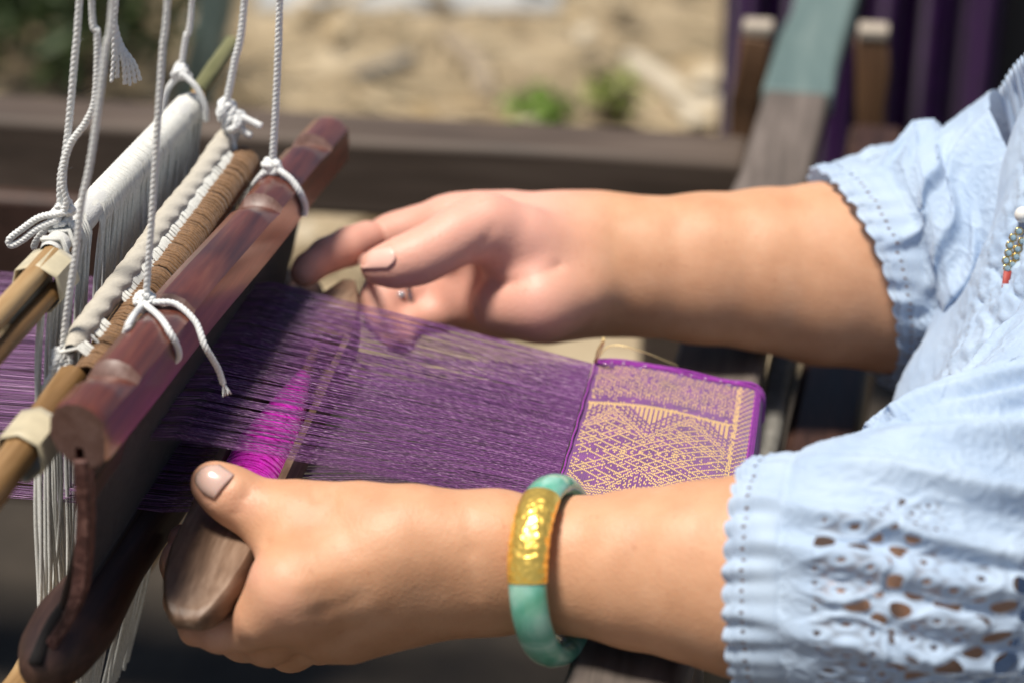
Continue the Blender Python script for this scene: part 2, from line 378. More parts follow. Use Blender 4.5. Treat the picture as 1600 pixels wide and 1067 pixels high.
# cut faces of the notches, lighter wood
lb_a = LW(-.208, -.312, -.021); lb_b = LW(-.198, .10, -.020)
secs = []
for i in range(60):
    f = i / 59; c = lb_a + (lb_b - lb_a) * f
    e = f * .41; k = 1 + .38 * max(0, 1 - abs(e - .045) / .05); k *= min(1, .35 + .65 * math.sqrt(min(1, e / .02)))
    pts = []
    for j in range(18):
        th = 2 * math.pi * j / 18 + .2
        pts.append(c + LU * math.cos(th) * .0145 * k + UP * math.sin(th) * .0145 * (k * .6 + .4))
    pts[3] = pts[3] - UP * 0.0; secs.append(pts)
mb = MB(); mb.loft(secs); o = mb.build('lower_bar', M['dark_wood'], bt)
# groove lips at the near end of the lower bar
mb = MB(); gpth = [LW(-.2075, -.3125, -.012), LW(-.207, -.29, -.004), LW(-.206, -.262, -.004)]
mb.tube(smooth_path(gpth, 12), np.linspace(.0035, .002, 12), 6); mb.build('groove', simple('dark_slot', (.006, .004, .004), .9), bt)
# reed: end strip and dents between the two bars
mb = MB(); sp_ = smooth_path([LW(BU - .008, -.288, .082), LW(BU - .009, -.291, .05), LW(BU - .014, -.296, .015), LW(-.206, -.300, -.012)], 24)
secs = []
for p in sp_: secs.append([p + LU * .0032 + LV * .0045, p - LU * .0032 + LV * .0045, p - LU * .0032 - LV * .0045, p + LU * .0032 - LV * .0045])
mb.loft(secs); o = mb.build('reed_end', wood('red_brown_strip', (.02, .006, .005), (.06, .018, .014), (.2, .1, .08), .6, 260, .8, .6), bt, True, .0008)
mb = MB()
for i in range(330):
    v = -.276 + i * .00108
    a = LW(BU - .0065, v, .078); b = LW(-.206, v, -.010)
    mb.box((a + b) / 2, .0022, .00018, .047, (LU, LV, norm(a - b)))
tag(mb.build('reed_dents', M['reed'], bt, False, recalc=False), None, kind='stuff')
mb = MB()
for (z0_, uu) in ((.070, BU - .008), (-.006, -.2045)):
    mb.tube([LW(uu, -.285, z0_), LW(uu, .1, z0_)], .0035, 8)
mb.build('reed_band', simple('dark_reed_band', (.03, .018, .014), .6), bt)
o = MB(); a = LW(BU - .006, -.262, .033); o.box(a + LU * -.012, .001, .022, .043, (norm(np.cross(LV, norm(LW(BU, 0, .076) - LW(-.204, 0, -.01)))), LV, norm(LW(BU, 0, .076) - LW(-.204, 0, -.01)))); o.build('reed_guard', simple('dark_brown_guard', (.045, .03, .026), .5), bt, True, .0005)

# ------------------------------------------------------------------ heddle shafts
UA, UB = -.243, -.2150
def zA(v): return .121 + .0 * v
def zB(v): return .0935 + .05 * (v + .1)
def rings(mb, axis_fn, v0, v1, pitch, R, r, jit=.15, seg=12):
    v = v0
    while v < v1:
        c = axis_fn(v); th = np.linspace(0, 2 * math.pi, seg + 1)[:-1]; ti = rng.normal(0, .1)
        RR = R * (1 + rng.normal(0, .02)); pts = [c + LU * math.cos(x) * RR + UP * math.sin(x) * RR + LV * (math.cos(x) * ti * .004 + x / 6.283 * pitch) for x in th]
        pts.append(pts[0] + LV * pitch); mb.tube(np.array(pts), r, 5, False); v += pitch * (1 + rng.normal(0, jit * .3))
def heddles(mb, u0, zf, R, v0, v1, n, zlow, ulow, r, skew=0.0, fan=0.0):
    for i in range(n):
        v = v0 + (v1 - v0) * (i + rng.uniform(-.3, .3)) / n
        if i < 30: v = v0 + rng.uniform(-.03 if u0 < -.23 else -.006, .034)
        z = zf(v); q = []
        for a in (np.linspace(2.4, -.25, 8) if v > v0 - .001 else ()): q.append(LW(u0 + math.cos(a) * (R + r), v + rng.normal(0, .0004), z + math.sin(a) * (R + r)))
        zz = rng.normal(0, .001); mid = .5 + rng.normal(0, .03)
        q.append(LW(u0 + R * .85 + zz, v + skew * .02, z - R * 1.6)); q.append(LW(u0 + R * .6 + zz + rng.normal(0, .0008), v + skew * .3 + rng.normal(0, .0006), z - .045))
        q.append(LW(u0 + .002 + rng.normal(0, .0012), v + skew * .6 + rng.normal(0, .0012), .012 + rng.normal(0, .003)))
        if v > -.115: zlow_ = -.03
        else: zlow_ = zlow; q.append(LW(u0 - .002 + rng.normal(0, .0015), v + skew * .8 + rng.normal(0, .0015), -.06))
        q.append(LW(ulow + rng.normal(0, .001), v + skew + rng.normal(0, .0015) + fan * (i / n - .5), zlow_))
        mb.tube(smooth_path(q, 26), r, 5, False)
shA = thing('heddle_shaft', 'upper heddle shaft wrapped in smooth white cotton with bamboo ends', 'heddle shaft', LW(UA, -.05, -.13))
mb = MB(); vv = np.linspace(-.168, .052, 140)
th_ = np.linspace(0, 2 * math.pi, 25)[:-1]
V = np.zeros((140, 24, 3))
for i, v in enumerate(vv):
    R = .0068 * (1 + .05 * math.sin(v * 90) + .03 * math.sin(v * 333)) * min(1, .75 + 60 * (.052 - v)) * min(1, .75 + 40 * (v + .168))
    for j, t_ in enumerate(th_): V[i, j] = LW(UA + math.cos(t_) * R + .0006 * math.sin(v * 50), v, zA(v) + math.sin(t_) * R + .0008 * math.sin(v * 41))
mb.grid(np.swapaxes(V, 0, 1), closed_u=True)
mw, tw, bw = mat('wrapped_white_cotton')
bw.inputs['Base Color'].default_value = (.62, .62, .6, 1); bw.inputs['Roughness'].default_value = .75; bw.inputs['Sheen Weight'].default_value = .3
co = coords(tw, (1, 1, 1), ROTV); wv = N(tw, 'ShaderNodeTexWave', i_Scale=230, i_Distortion=3, i_Detail=2); wv.bands_direction = 'Y'; tw.links.new(co, wv.inputs['Vector'])
nz = N(tw, 'ShaderNodeTexNoise', i_Scale=900, i_Detail=2); tw.links.new(co, nz.inputs['Vector'])
bump(tw, bw, wv.outputs[0], .5, .0008); bump(tw, bw, nz.outputs[0], .5, .0008)
mb.build('cotton_wrap', mw, shA)
hm = wood('heddle_x', (.48, .48, .44), (.64, .64, .6), (.75, .75, .72), .8, 1500, .3, .4, axis=2)
mb = MB(); heddles(mb, UA, zA, .0068, -.166, .046, 140, -.135, UA - .02, .00095, -.042)
tag(mb.build('heddles', hm, shA, recalc=False), None, kind='stuff')
# bamboo core, its split companion and the tape at the near end
beam_ = lambda *a, **k: None
def stick(a, b, r, name, m, par, wob=.0004, squash=1, seg=10, n=14):
    mb = MB(); p = smooth_path([a, (np.asarray(a) + b) / 2 + rng.normal(0, wob, 3), b], n)
    mb.tube(p, r * (1 + rng.normal(0, .03, n)), seg, True, squash); return mb.build(name, m, par, True, .0008)
stick(LW(UA + .001, -.32, .117), LW(UA, .06, zA(0)), .0052, 'core_stick', M['bamboo'], shA)
stick(LW(UA - .004, -.172, .1085), LW(UA - .004, -.225, .1085), .0062, 'rod_end', wood('pale_bamboo_end', (.3, .2, .1), (.5, .4, .25), (.62, .52, .36), .5, 60), shA)
stick(LW(UA + .006, -.18, .108), LW(UA + .006, -.33, .106), .0042, 'side_stick', M['brown_stick'], shA)
mb = MB(); pts = []
secs = []
for v in np.linspace(-.190, -.166, 6):
    secs.append([LW(UA + a * 1.02, v, .1125 + b) for a, b in ((-.0115, .0), (-.009, .0085), (.002, .0118), (.0108, .006), (.0122, -.006), (.006, -.0125), (-.006, -.012))])
mb.loft(secs, cap=False); o = mb.build('tape', M['tape'], shA); md = o.modifiers.new('t', 'SOLIDIFY'); md.thickness = .0006; o.data.set_sharp_from_angle(angle=math.radians(50))
stick(LW(UA, .06, .124), LW(UA - .002, .135, .130), .005, 'far_tip', wood('olive_stick', (.08, .08, .03), (.14, .14, .06), (.22, .21, .1), .5, 60), shA)
stick(LW(UA - .02, -.35, -.138), LW(UA - .02, .07, -.138), .006, 'bottom_rod', M['bamboo'], shA)

shB = thing('heddle_shaft', 'lower heddle shaft with olive brown thread windings beside the batten', 'heddle shaft', LW(UB, -.05, -.13))
mb = MB(); rings(mb, lambda v: LW(UB + .0075, v, zB(v) - .005), -.222, .03, .0023, .0082, .00105, .8)
tag(mb.build('brown_winding', M['brown_thread'], shB, recalc=False), None, kind='stuff')
mb = MB(); V = np.zeros((150, 20, 3)); vv = np.linspace(-.212, .045, 150)
for i, v in enumerate(vv):
    for j in range(20):
        t_ = j * 2 * math.pi / 20; R = .0056 * min(1, .45 + 50 * (v + .212)) * (1 + .10 * math.sin(t_ * 3 + v * 420) + .04 * math.sin(v * 77))
        V[i, j] = LW(UB - .0075 + math.cos(t_) * R + .0035, v, zB(v) + .0055 + math.sin(t_) * R + .0006 * math.sin(v * 60))
mb.grid(np.swapaxes(V, 0, 1), closed_u=True)
mw2 = mw.copy(); mw2.name = 'twisted_cream_cotton'; mw2.node_tree.nodes['Principled BSDF'].inputs['Base Color'].default_value = (.52, .48, .4, 1)
mb.build('cotton_roll', mw2, shB)
mb = MB(); heddles(mb, UB - .002, lambda v: zB(v) - .003, .0085, -.212, .02, 130, -.13, UB - .02, .0009, -.03)
tag(mb.build('heddles', hm, shB, recalc=False), None, kind='stuff')
stick(LW(UB, -.222, zB(-.22) - .004), LW(UB - .001, -.42, zB(-.3) - .010), .0078, 'core_stick', M['brown_stick'], shB)
stick(LW(UB - .004, -.2, .075), LW(UB, .045, .092), .0055, 'inner_stick', M['brown_stick'], shB)
mb = MB(); secs = []
for v in np.linspace(-.288, -.262, 6):
    z_ = zB(-.25) - .0075
    secs.append([LW(UB + a, v, z_ + b) for a, b in ((-.0108, .0), (-.008, .0088), (.001, .0114), (.0098, .0065), (.0112, -.006), (.003, -.0125), (-.007, -.0105))])
mb.loft(secs, cap=False); o = mb.build('tape', M['tape'], shB); md = o.modifiers.new('t', 'SOLIDIFY'); md.thickness = .0006; o.data.set_sharp_from_angle(angle=math.radians(50))
stick(LW(UB - .014, -.36, -.05), LW(UB - .022, -.2, -.062), .011, 'bottom_rod', M['bamboo'], shB)

# ------------------------------------------------------------------ warp
mb = MB(); ml = MB(); left = MB()
NW = 330
def v_reed(f): return -.012 - .182 * f
def v_fell(f): return -.0035 - .1565 * f
for i in range(NW):
    f = (i + rng.uniform(-.35, .35)) / NW; f = min(max(f, 0), 1)
    vr, vf = v_reed(f), v_fell(f); zr = .0395 + rng.normal(0, .0011); r = rng.uniform(.0001, .00017)
    bow = rng.normal(0, .0006)
    a = LW(-.5, vr + .0, .030 + rng.normal(0, .004)); b = LW(-.232, vr, .034 + rng.normal(0, .002)); c = LW(-.180, vr, zr)
    m_ = LW(-.09, (vr + vf) / 2 + bow, zr * .5 + .0005 + rng.normal(0, .0005)); d = LW(-.001, vf, .0004)
    mb.tube(np.array([a, b, c, (c + m_) / 2, m_, (m_ + d) / 2, d]), r, 4, False)
for i in range(260):
    f = (i + rng.uniform(-.35, .35)) / 260; vr, vf = v_reed(f), v_fell(f); zr = -.003 + rng.normal(0, .0012)
    a = LW(-.5, vr, .0 + rng.normal(0, .004)); c = LW(-.19, vr, zr); d = LW(-.001, vf, -.0006)
    ml.tube(np.array([a, LW(-.24, vr, -.002), c, (c + d) / 2, d]), rng.uniform(.00012, .0002), 4, False)
tag(mb.build('upper_warp', M['warp'], None, recalc=False, base=LW(-.1, -.09, 0)), 'raised sheet of fine purple silk warp threads above the shuttle', 'warp threads', None, 'stuff')
tag(ml.build('lower_warp', M['warp'], None, recalc=False, base=LW(-.1, -.09, -.01)), 'lowered sheet of purple warp threads under the shuttle', 'warp threads', None, 'stuff')

# ------------------------------------------------------------------ woven cloth
cl = thing('woven_cloth', 'woven magenta silk band with gold diamond pattern at the fell', 'woven cloth', LW(.045, -.08, 0))
UL = .083
def cloth_pt(u, v, dz=0.0):
    """surface of the cloth, bending down over the breast beam"""
    sag = .0016 * math.sin(v * 38) * min(1, u / .05) + .0012 * math.sin(u * 70 + v * 25)
    if u < UL: return LW(u, v, sag + dz - .010 * (u / UL) ** 2 * .6)
    R = .012; a = (u - UL) / R; z0 = -.006
    if a < math.pi / 2: return LW(UL + math.sin(a) * (R + dz), v, z0 - R + math.cos(a) * (R + dz) + sag)
    return LW(UL + R + dz, v, z0 - R - (u - UL - R * math.pi / 2) + sag * .2)
us = np.r_[np.linspace(0, UL, 50), np.linspace(UL + .001, UL + .05, 24)]; vsn = np.linspace(-.16, 0, 90)
V = np.array([[cloth_pt(u, v + (u > .02) * .0015 * math.sin(u * 120) * (v > -.003), 0) for v in vsn] for u in us])
mb = MB(); mb.grid(V)
mc, tcn, bc = mat('magenta_silk_weave')
co = coords(tcn, (1, 1, 1), ROTV)
n = N(tcn, 'ShaderNodeTexNoise', i_Scale=90, i_Detail=4); tcn.links.new(co, n.inputs['Vector'])
tcn.links.new(ramp(tcn, n.outputs[0], [(.3, (.10, .006, .13)), (.7, (.20, .016, .24))]), bc.inputs['Base Color'])
bc.inputs['Roughness'].default_value = .45; bc.inputs['Sheen Weight'].default_value = .4
w1 = N(tcn, 'ShaderNodeTexWave', i_Scale=260); w1.bands_direction = 'X'; tcn.links.new(co, w1.inputs['Vector'])
w2 = N(tcn, 'ShaderNodeTexWave', i_Scale=330); w2.bands_direction = 'Y'; tcn.links.new(co, w2.inputs['Vector'])
mm = N(tcn, 'ShaderNodeMath', operation='ADD'); tcn.links.new(w1.outputs[0], mm.inputs[0]); tcn.links.new(w2.outputs[0], mm.inputs[1]); bump(tcn, bc, mm.outputs[0], .6, .0006)
o = mb.build('ground_weave', mc, cl); md = o.modifiers.new('t', 'SOLIDIFY'); md.thickness = .0008; md.offset = -1
def tri(x, p): return abs(((x / p) % 1) * 2 - 1)      # 0..1
def gold(x, y, i, j):
    """x along the warp, y from the far selvedge, mm: is a gold float here?"""
    h = random.random()
    if x < 2.2 or x > 93: return False
    if y < 4: return False
    yy = y if y < 98 else 196 - y
    if x > 80 and y < 128: return (h < .75) if abs(x - 82) < 1.2 else (x < 92 and (i + j) % 4 == 0)
    if yy < 38: return (i + 2 * j) % 6 == 0 or (i - 2 * j) % 6 == 0 if (j // 5) % 2 else ((i + j) % 3 == 0 and h < .8)
    if yy < 45: return h < .05
    if y > 134: return (i + j) % 2 == 0 and h < .9
    z1 = 52 + tri(x + 4, 42) * 30
    dz = yy - z1
    if abs(dz) < 1.0: return False
    if abs(dz) < 2.6: return True
    if abs(dz) < 3.8: return False
    if dz < 0:
        if yy < 47.5: return True
        if abs(dz + 6.2) < 1.3 or abs(dz + 10.5) < 1.0 or abs(dz + 14.5) < 1.5: return False
        return i % 3 != 0
    a = (x + yy * 1.3) / 9.0 % 1; b = (x - yy * 1.3) / 9.0 % 1
    if a < .17 or b < .17: return h < .95
    if .45 < a < .72 and .45 < b < .72: return True
    return False
mb = MB(); pu, pv = .00085, .0013
nu, nv = int(.095 / pu), int(.16 / pv)
TV = []; TF = []; k = 0
for i in range(nu):
    for j in range(nv):
        u = (i + .5) * pu; v = -(j + .5 + .5 * (i % 2)) * pv
        if v < -.159: continue
        if y_ := gold(u * 1000, -v * 1000, i, j):
            hu = pu * .40; hv = pv * .60; ju = rng.normal(0, .00003); dz = rng.uniform(.00012, .0003)
            for (a, b, d_) in ((-hu, -hv, 0), (hu, -hv, 0), (hu, hv, 0), (-hu, hv, 0), (-hu * .5, -hv * .45, dz), (hu * .5, -hv * .45, dz), (hu * .5, hv * .45, dz), (-hu * .5, hv * .45, dz)):
                TV.append(cloth_pt(u + a + ju, v + b, d_ + .00008))
            TF += [(k, k + 1, k + 5, k + 4), (k + 1, k + 2, k + 6, k + 5), (k + 2, k + 3, k + 7, k + 6), (k + 3, k, k + 4, k + 7), (k + 4, k + 5, k + 6, k + 7)]; k += 8
mb.add(TV, TF); tag(mb.build('gold_floats', M['gold_thread'], cl, True, recalc=False), 'gold weft floats forming diamonds and zigzags', kind='stuff')
M['selv'] = thread_mat('bright_magenta_selvedge', (.24, .015, .28), .5, .3, .3, 700)
mb = MB(); mb.rope([cloth_pt(u, .0008 + .0008 * math.sin(u * 150), .0004) for u in np.linspace(0, UL + .03, 24)], .0010, 3, .0035)
mb.rope([cloth_pt(u, -.0018 + .0005 * math.sin(u * 190), .0002) for u in np.linspace(0, UL + .03, 24)], .0012, 2, .003)
[mb.rope([cloth_pt(UL + .0085 + k * .0016, v, .0002) for v in np.linspace(0, -.16, 20)], .0008, 2, .003) for k in range(3)]
mb.build('selvedge', M['selv'], cl, recalc=False)
mb = MB(); mb.rope([LW(.0004 + .0002 * math.sin(v * 300), v, .0004) for v in np.linspace(.0, -.16, 40)], .0006, 2, .003)
mb.build('last_weft', M['selv'], cl, recalc=False)
mb = MB()
for k in range(5):
    a = PZ(928 + k, 566, .001); b = PZ(943 + k * .5, 527 + k, .02)
    mb.tube(smooth_path([a, (a + b) / 2 + rng.normal(0, .0006, 3), b], 8), .0004, 5)
mb.tube(smooth_path([PZ(930, 564, .001), PZ(955, 540, .01), PZ(1000, 548, .008), PZ(1060, 572, -.008)], 24), .0004, 5)
mb.build('gold_thread_end', simple('pale_gold_thread', (.8, .62, .3), .4, .4), cl, recalc=False)
mb = MB()
for k in range(16):
    u = rng.uniform(.004, UL); mb.blob(cloth_pt(u, rng.uniform(-.007, -.001), .0009), .0006, seg=6, rings=4)
tag(mb.build('sequin_beads', simple('bright_bead', (.9, .8, .85), .1, .6), cl, recalc=False), None, kind='stuff')

# ------------------------------------------------------------------ shuttle and bobbin
SN = PZ(300, 955, -.006); SF = PZ(530, 478, .018)
sd = norm(SF - SN); sx = norm(np.cross(sd, UP)); sz = np.cross(sx, sd)
SL = .305
def spt(t, x, z): return SN + sd * t + sx * x + sz * z
sh = thing('shuttle', 'worn brown wooden boat shuttle gripped in the near hand', 'shuttle', spt(.13, 0, -.014))
ts = np.r_[[-.0089, -.0085, -.0078, -.0065, -.0045, -.002], np.linspace(.001, .03, 9), np.linspace(.036, .062, 5), [.0665, .067], np.linspace(.075, .225, 14), [.2295, .23], np.linspace(.235, SL, 10)]
secs = []
for t in ts:
    wq = .0208
    e = (t + .009) / .055
    if e < 1: wq *= .18 + .82 * (1 - (1 - max(e, 0)) ** 2) ** .55
    e2 = (SL + .001 - t) / .07
    if e2 < 1: wq *= max(.15, 1 - (1 - e2) ** 1.5 * .85)
    ht = .0118; hb = .0135
    if e < 1: ht *= .10 + .90 * (1 - (1 - max(e, 0)) ** 2) ** .5; hb *= .12 + .88 * (1 - (1 - max(e, 0)) ** 2) ** .5
    if e2 < 1: ht *= .3 + .7 * e2; hb *= .3 + .7 * e2
    cav = .067 <= t <= .2296
    zi = ht - (.020 if cav else 0.0003); wi = wq - .0048
    b2 = wq * .74
    secs.append([spt(t, -b2, -hb), spt(t, -wq, -hb * .35), spt(t, -wq, ht * .72), spt(t, -wq * .9 if not cav else -wq + .001, ht), spt(t, -wi, ht), spt(t, -wi * .92, zi), spt(t, wi * .92, zi), spt(t, wi, ht), spt(t, wq * .9 if not cav else wq - .001, ht), spt(t, wq, ht * .72), spt(t, wq, -hb * .35), spt(t, b2, -hb)])
mb = MB(); mb.loft(secs); o = mb.build('body', M['shuttle'], sh, True, .0009); o.data.set_sharp_from_angle(angle=math.radians(38))
bo = thing('bobbin', 'bobbin wound with bright magenta yarn lying inside the shuttle', 'bobbin', spt(.14, 0, -.004))
mb = MB(); mb.tube([spt(.0665, 0, .002), spt(.23, 0, .002)], .0028, 10); mb.build('quill', M['bamboo'], bo)
mb = MB(); tt = np.linspace(.070, .198, 900)
def yr(t):
    f = (t - .07) / .128
    return .0158 * min(1, .75 + 8 * f) if f < .45 else .0158 - (.0158 - .0042) * ((f - .45) / .55)
# cross-wound yarn: a solid core plus two interlacing helices on it
core = np.array([[spt(t, math.cos(a) * yr(t) * .97, .002 + math.sin(a) * yr(t) * .97) for t in np.linspace(.07, .198, 40)] for a in np.linspace(0, 2 * math.pi, 33)[:-1]])
mb.grid(core, closed_u=True)
for dirn, turns in ((1, 95), (-1, 12)):
    npt = turns * 16
    t_ = np.linspace(.070, .198, npt); a_ = dirn * np.linspace(0, turns * 2 * math.pi, npt)
    t2 = t_ + .0012 * np.sin(a_ * .31)
    q = np.array([spt(t, math.cos(a) * (yr(t) + .0001), .002 + math.sin(a) * (yr(t) + .0001)) for t, a in zip(t2, a_)])
    mb.tube(q + rng.normal(0, .00012, q.shape), .00055, 5, False)
mb.build('yarn', M['yarn'], bo, recalc=False)

# ------------------------------------------------------------------ the weaver's body: signed distance field + surface nets
def cs(px, py, d): return np.array([(px - 800) / F * d, -(py - 533.5) / F * d, d])    # camera-axes metres
def cs_world(v): return CAM + v[:, :1] * CR + v[:, 1:2] * CU + v[:, 2:3] * CW
class Field:
    def __init__(s, lo, hi, h):
        s.h = h; s.lo = np.array(lo); s.n = np.ceil((np.array(hi) - s.lo) / h).astype(int) + 1
        s.D = np.full(s.n, .06, np.float32)
    def sub(s, a, b, pad):
        i0 = np.maximum(np.floor((np.minimum(a, b) - pad - s.lo) / s.h).astype(int), 0)
        i1 = np.minimum(np.ceil((np.maximum(a, b) + pad - s.lo) / s.h).astype(int) + 1, s.n)
        if np.any(i1 <= i0): return None
        sl = tuple(slice(x, y) for x, y in zip(i0, i1))
        g = [(s.lo[k] + s.h * np.arange(i0[k], i1[k])).astype(np.float32) for k in range(3)]
        return sl, g[0][:, None, None], g[1][None, :, None], g[2][None, None, :]
    @staticmethod
    def segdist(X, Y, Z, a, b, ra, rb, fs):
        ab = (b - a) * np.array([1, 1, 1 / fs]); L = float(ab @ ab) + 1e-12
        dx, dy, dz = X - a[0], Y - a[1], (Z - a[2]) / fs
        t = np.clip((dx * ab[0] + dy * ab[1] + dz * ab[2]) / L, 0, 1)
        return np.sqrt((dx - t * ab[0]) ** 2 + (dy - t * ab[1]) ** 2 + (dz - t * ab[2]) ** 2) - (ra + (rb - ra) * t)
    @staticmethod
    def smin(a, b, k):
        h = np.maximum(k - np.abs(a - b), 0) / k
        return np.minimum(a, b) - h * h * k * .25
    def chain(s, joints, k_in, k_out, fs=1.0):
        """joints: (px,py,depth,r_px); builds the chain in its own field, then blends it in"""
        pts = [cs(*j[:3]) for j in joints]; rr = [j[3] * j[2] / F for j in joints]
        lo = np.min(pts, 0); hi = np.max(pts, 0); pad = max(rr) * max(1, fs) + .02
        q = s.sub(lo, hi, pad)
        if q is None: return
        sl, X, Y, Z = q; G = None
        for i in range(len(pts) - 1):
            d = s.segdist(X, Y, Z, pts[i], pts[i + 1], rr[i], rr[i + 1], fs).astype(np.float32)
            G = d if G is None else s.smin(G, d, k_in)
        s.D[sl] = s.smin(s.D[sl], G, k_out)
    def groove(s, joints, amp, sig):
        pts = [cs(*j[:3]) for j in joints]
        for a, b in zip(pts[:-1], pts[1:]):
            q = s.sub(a, b, sig * 3.2)
            if q is None: continue
            sl, X, Y, Z = q
            d = s.segdist(X, Y, Z, a, b, 0, 0, 2.5)
            s.D[sl] += (amp * np.exp(-(d / sig) ** 2)).astype(np.float32)
    def mesh(s):
        D = s.D; ins = D < 0
        c = [ins[i:D.shape[0] - 1 + i, j:D.shape[1] - 1 + j, k:D.shape[2] - 1 + k] for i in (0, 1) for j in (0, 1) for k in (0, 1)]
        tot = sum(x.astype(np.int8) for x in c); act = (tot > 0) & (tot < 8)
        I = np.argwhere(act); idx = np.full(act.shape, -1, np.int64); idx[tuple(I.T)] = np.arange(len(I))
        acc = np.zeros((len(I), 3)); cnt = np.zeros(len(I))
        for ax in range(3):
            for o1 in (0, 1):
                for o2 in (0, 1):
                    off = np.zeros(3, int); oth = [q for q in range(3) if q != ax]; off[oth[0]] = o1; off[oth[1]] = o2
                    off2 = off.copy(); off2[ax] = 1
                    A = D[tuple((I + off).T)]; B = D[tuple((I + off2).T)]; m = (A < 0) != (B < 0)
                    t = np.where(m, A / (A - B + 1e-20), 0); p = np.repeat(off[None].astype(float), len(I), 0); p[:, ax] = t
                    acc[m] += p[m]; cnt[m] += 1
        V = (I + acc / cnt[:, None]) * s.h + s.lo; Fq = []
        for ax in range(3):
            oth = [(ax + 1) % 3, (ax + 2) % 3]; sl0 = [slice(None)] * 3; sl1 = [slice(None)] * 3
            sl0[ax] = slice(0, -1); sl1[ax] = slice(1, None)
            A = ins[tuple(sl0)]; B = ins[tuple(sl1)]
            E = np.argwhere(A != B); e1 = np.zeros(3, int); e1[oth[0]] = 1; e2 = np.zeros(3, int); e2[oth[1]] = 1
            ok = (E[:, oth[0]] > 0) & (E[:, oth[1]] > 0) & (E[:, oth[0]] < D.shape[oth[0]] - 1) & (E[:, oth[1]] < D.shape[oth[1]] - 1); E = E[ok]
            q = np.stack([idx[tuple((E - e1 - e2).T)], idx[tuple((E - e2).T)], idx[tuple(E.T)], idx[tuple((E - e1).T)]], 1)
            fl = A[tuple(E.T)]; q[~fl] = q[~fl][:, ::-1]; Fq.append(q)
        return V, np.vstack(Fq)
def box_of(js, pad):
    p = np.array([cs(*j[:3]) for j in js]); return p.min(0) - pad, p.max(0) + pad

# ---- near (left) arm and hand, back of the hand to the camera, thumb on top of the shuttle
ARM_N = [(795, 882, .930, 96), (900, 883, .925, 106), (1000, 889, .918, 124), (1100, 894, .91, 142), (1180, 902, .905, 160), (1330, 905, .90, 170), (1480, 890, .91, 155), (1580, 830, .94, 120)]
fa = Field(*box_of([(235, 700, .90), (1560, 1090, .86), (300, 800, 1.0)], .012), .00125)
fa.chain(ARM_N, .005, .01, .86)
MET = [[(770, 845, .925, 66), (600, 868, .918, 62), (455, 918, .908, 50)],     # index metacarpal
       [(770, 880, .93, 72), (600, 915, .925, 66), (475, 958, .914, 50)],
       [(770, 905, .935, 70), (620, 940, .935, 60), (510, 985, .93, 50)],
       [(770, 920, .94, 58), (660, 945, .945, 48), (550, 990, .945, 44)]]
for c in MET: fa.chain(c, .006, .014)
fa.chain([(770, 845, .925, 60), (640, 822, .925, 56), (560, 812, .930, 52), (470, 813, .936, 46), (440, 835, .935, 40)], .012, .018)      # thenar / thumb metacarpal
fa.chain([(470, 870, .925, 44), (455, 905, .912, 46)], .01, .022)                    # web
thumb = [(500, 812, .936, 48), (440, 808, .938, 44), (386, 787, .938, 39), (354, 768, .937, 35), (330, 753, .936, 31.5)]
fa.chain(thumb, .010, .012)
fa.chain([(452, 930, .906, 50), (415, 962, .914, 42), (388, 984, .925, 34)], .008, .008)
for t_ in ([(343, 722), (318, 724), (301, 742), (302, 758), (317, 775), (332, 785)], [(369, 739), (360, 750), (352, 760), (344, 771), (335, 783)]): fa.groove([(x, y, .925) for x, y in t_], .0006, .0014)
fa.chain([(392, 982, .925, 33), (345, 988, .929, 29), (305, 983, .937, 25)], .006, .004)
fa.chain([(305, 983, .937, 25), (281, 940, .955, 22), (272, 880, .967, 19), (273, 862, .968, 17)], .006, .002)
fa.chain([(470, 962, .925, 46), (420, 1000, .945, 38), (380, 998, .958, 32), (315, 975, .972, 25), (288, 905, .985, 21), (284, 846, .990, 18), (284, 836, .99, 17)], .006, .004)
fa.chain([(508, 985, .94, 46), (455, 1008, .966, 38), (400, 985, .99, 30), (345, 945, 1.0, 24), (325, 890, 1.0, 20)], .006, .004)
fa.chain([(552, 988, .955, 42), (500, 1000, .985, 34), (450, 975, 1.0, 28), (405, 935, 1.005, 22)], .006, .004)
# relief: creases of the thumb joint, tendons and the index knuckle
def crease(pts, d, amp=.0007, sig=.0013, fld=None):
    (fld or fa).groove([(x, y, d) for x, y in pts], amp, sig)
for x in (0, 7, 15): crease([(398 - x * .9, 755 + x * .2), (390 - x, 775 + x * .4), (381 - x, 800 + x * .3)], .925, .0005, .0011)
crease([(408, 870), (425, 852), (455, 838)], .915, .0009, .003)
crease([(520, 770), (525, 790)], .918, .0007, .002); crease([(488, 766), (494, 780)], .92, .0007, .0018)
crease([(560, 935), (500, 955), (455, 960)], .895, .0005, .005)
crease([(600, 965), (540, 985), (490, 1005)], .91, .0005, .005)
crease([(700, 860), (560, 890), (470, 915)], .885, -.0009, .004)
crease([(700, 900), (560, 935), (490, 950)], .885, -.0006, .004)
crease([(720, 925), (640, 905), (570, 885), (520, 890)], .885, -.0006, .0022)
crease([(690, 870), (630, 850), (560, 850)], .885, -.0005, .0020); crease([(640, 950), (590, 930), (545, 935)], .89, -.0005, .0020)
for k_ in (0, 9, 17): crease([(430 + k_, 925 + k_ * 1.2), (418 + k_, 942 + k_ * 1.2), (410 + k_, 962 + k_ * 1.2)], .88, .0004, .0011)
crease([(790, 800), (797, 860), (805, 940)], .895, .0005, .0016)
crease([(730, 800), (735, 860), (742, 930)], .90, .0006, .003)
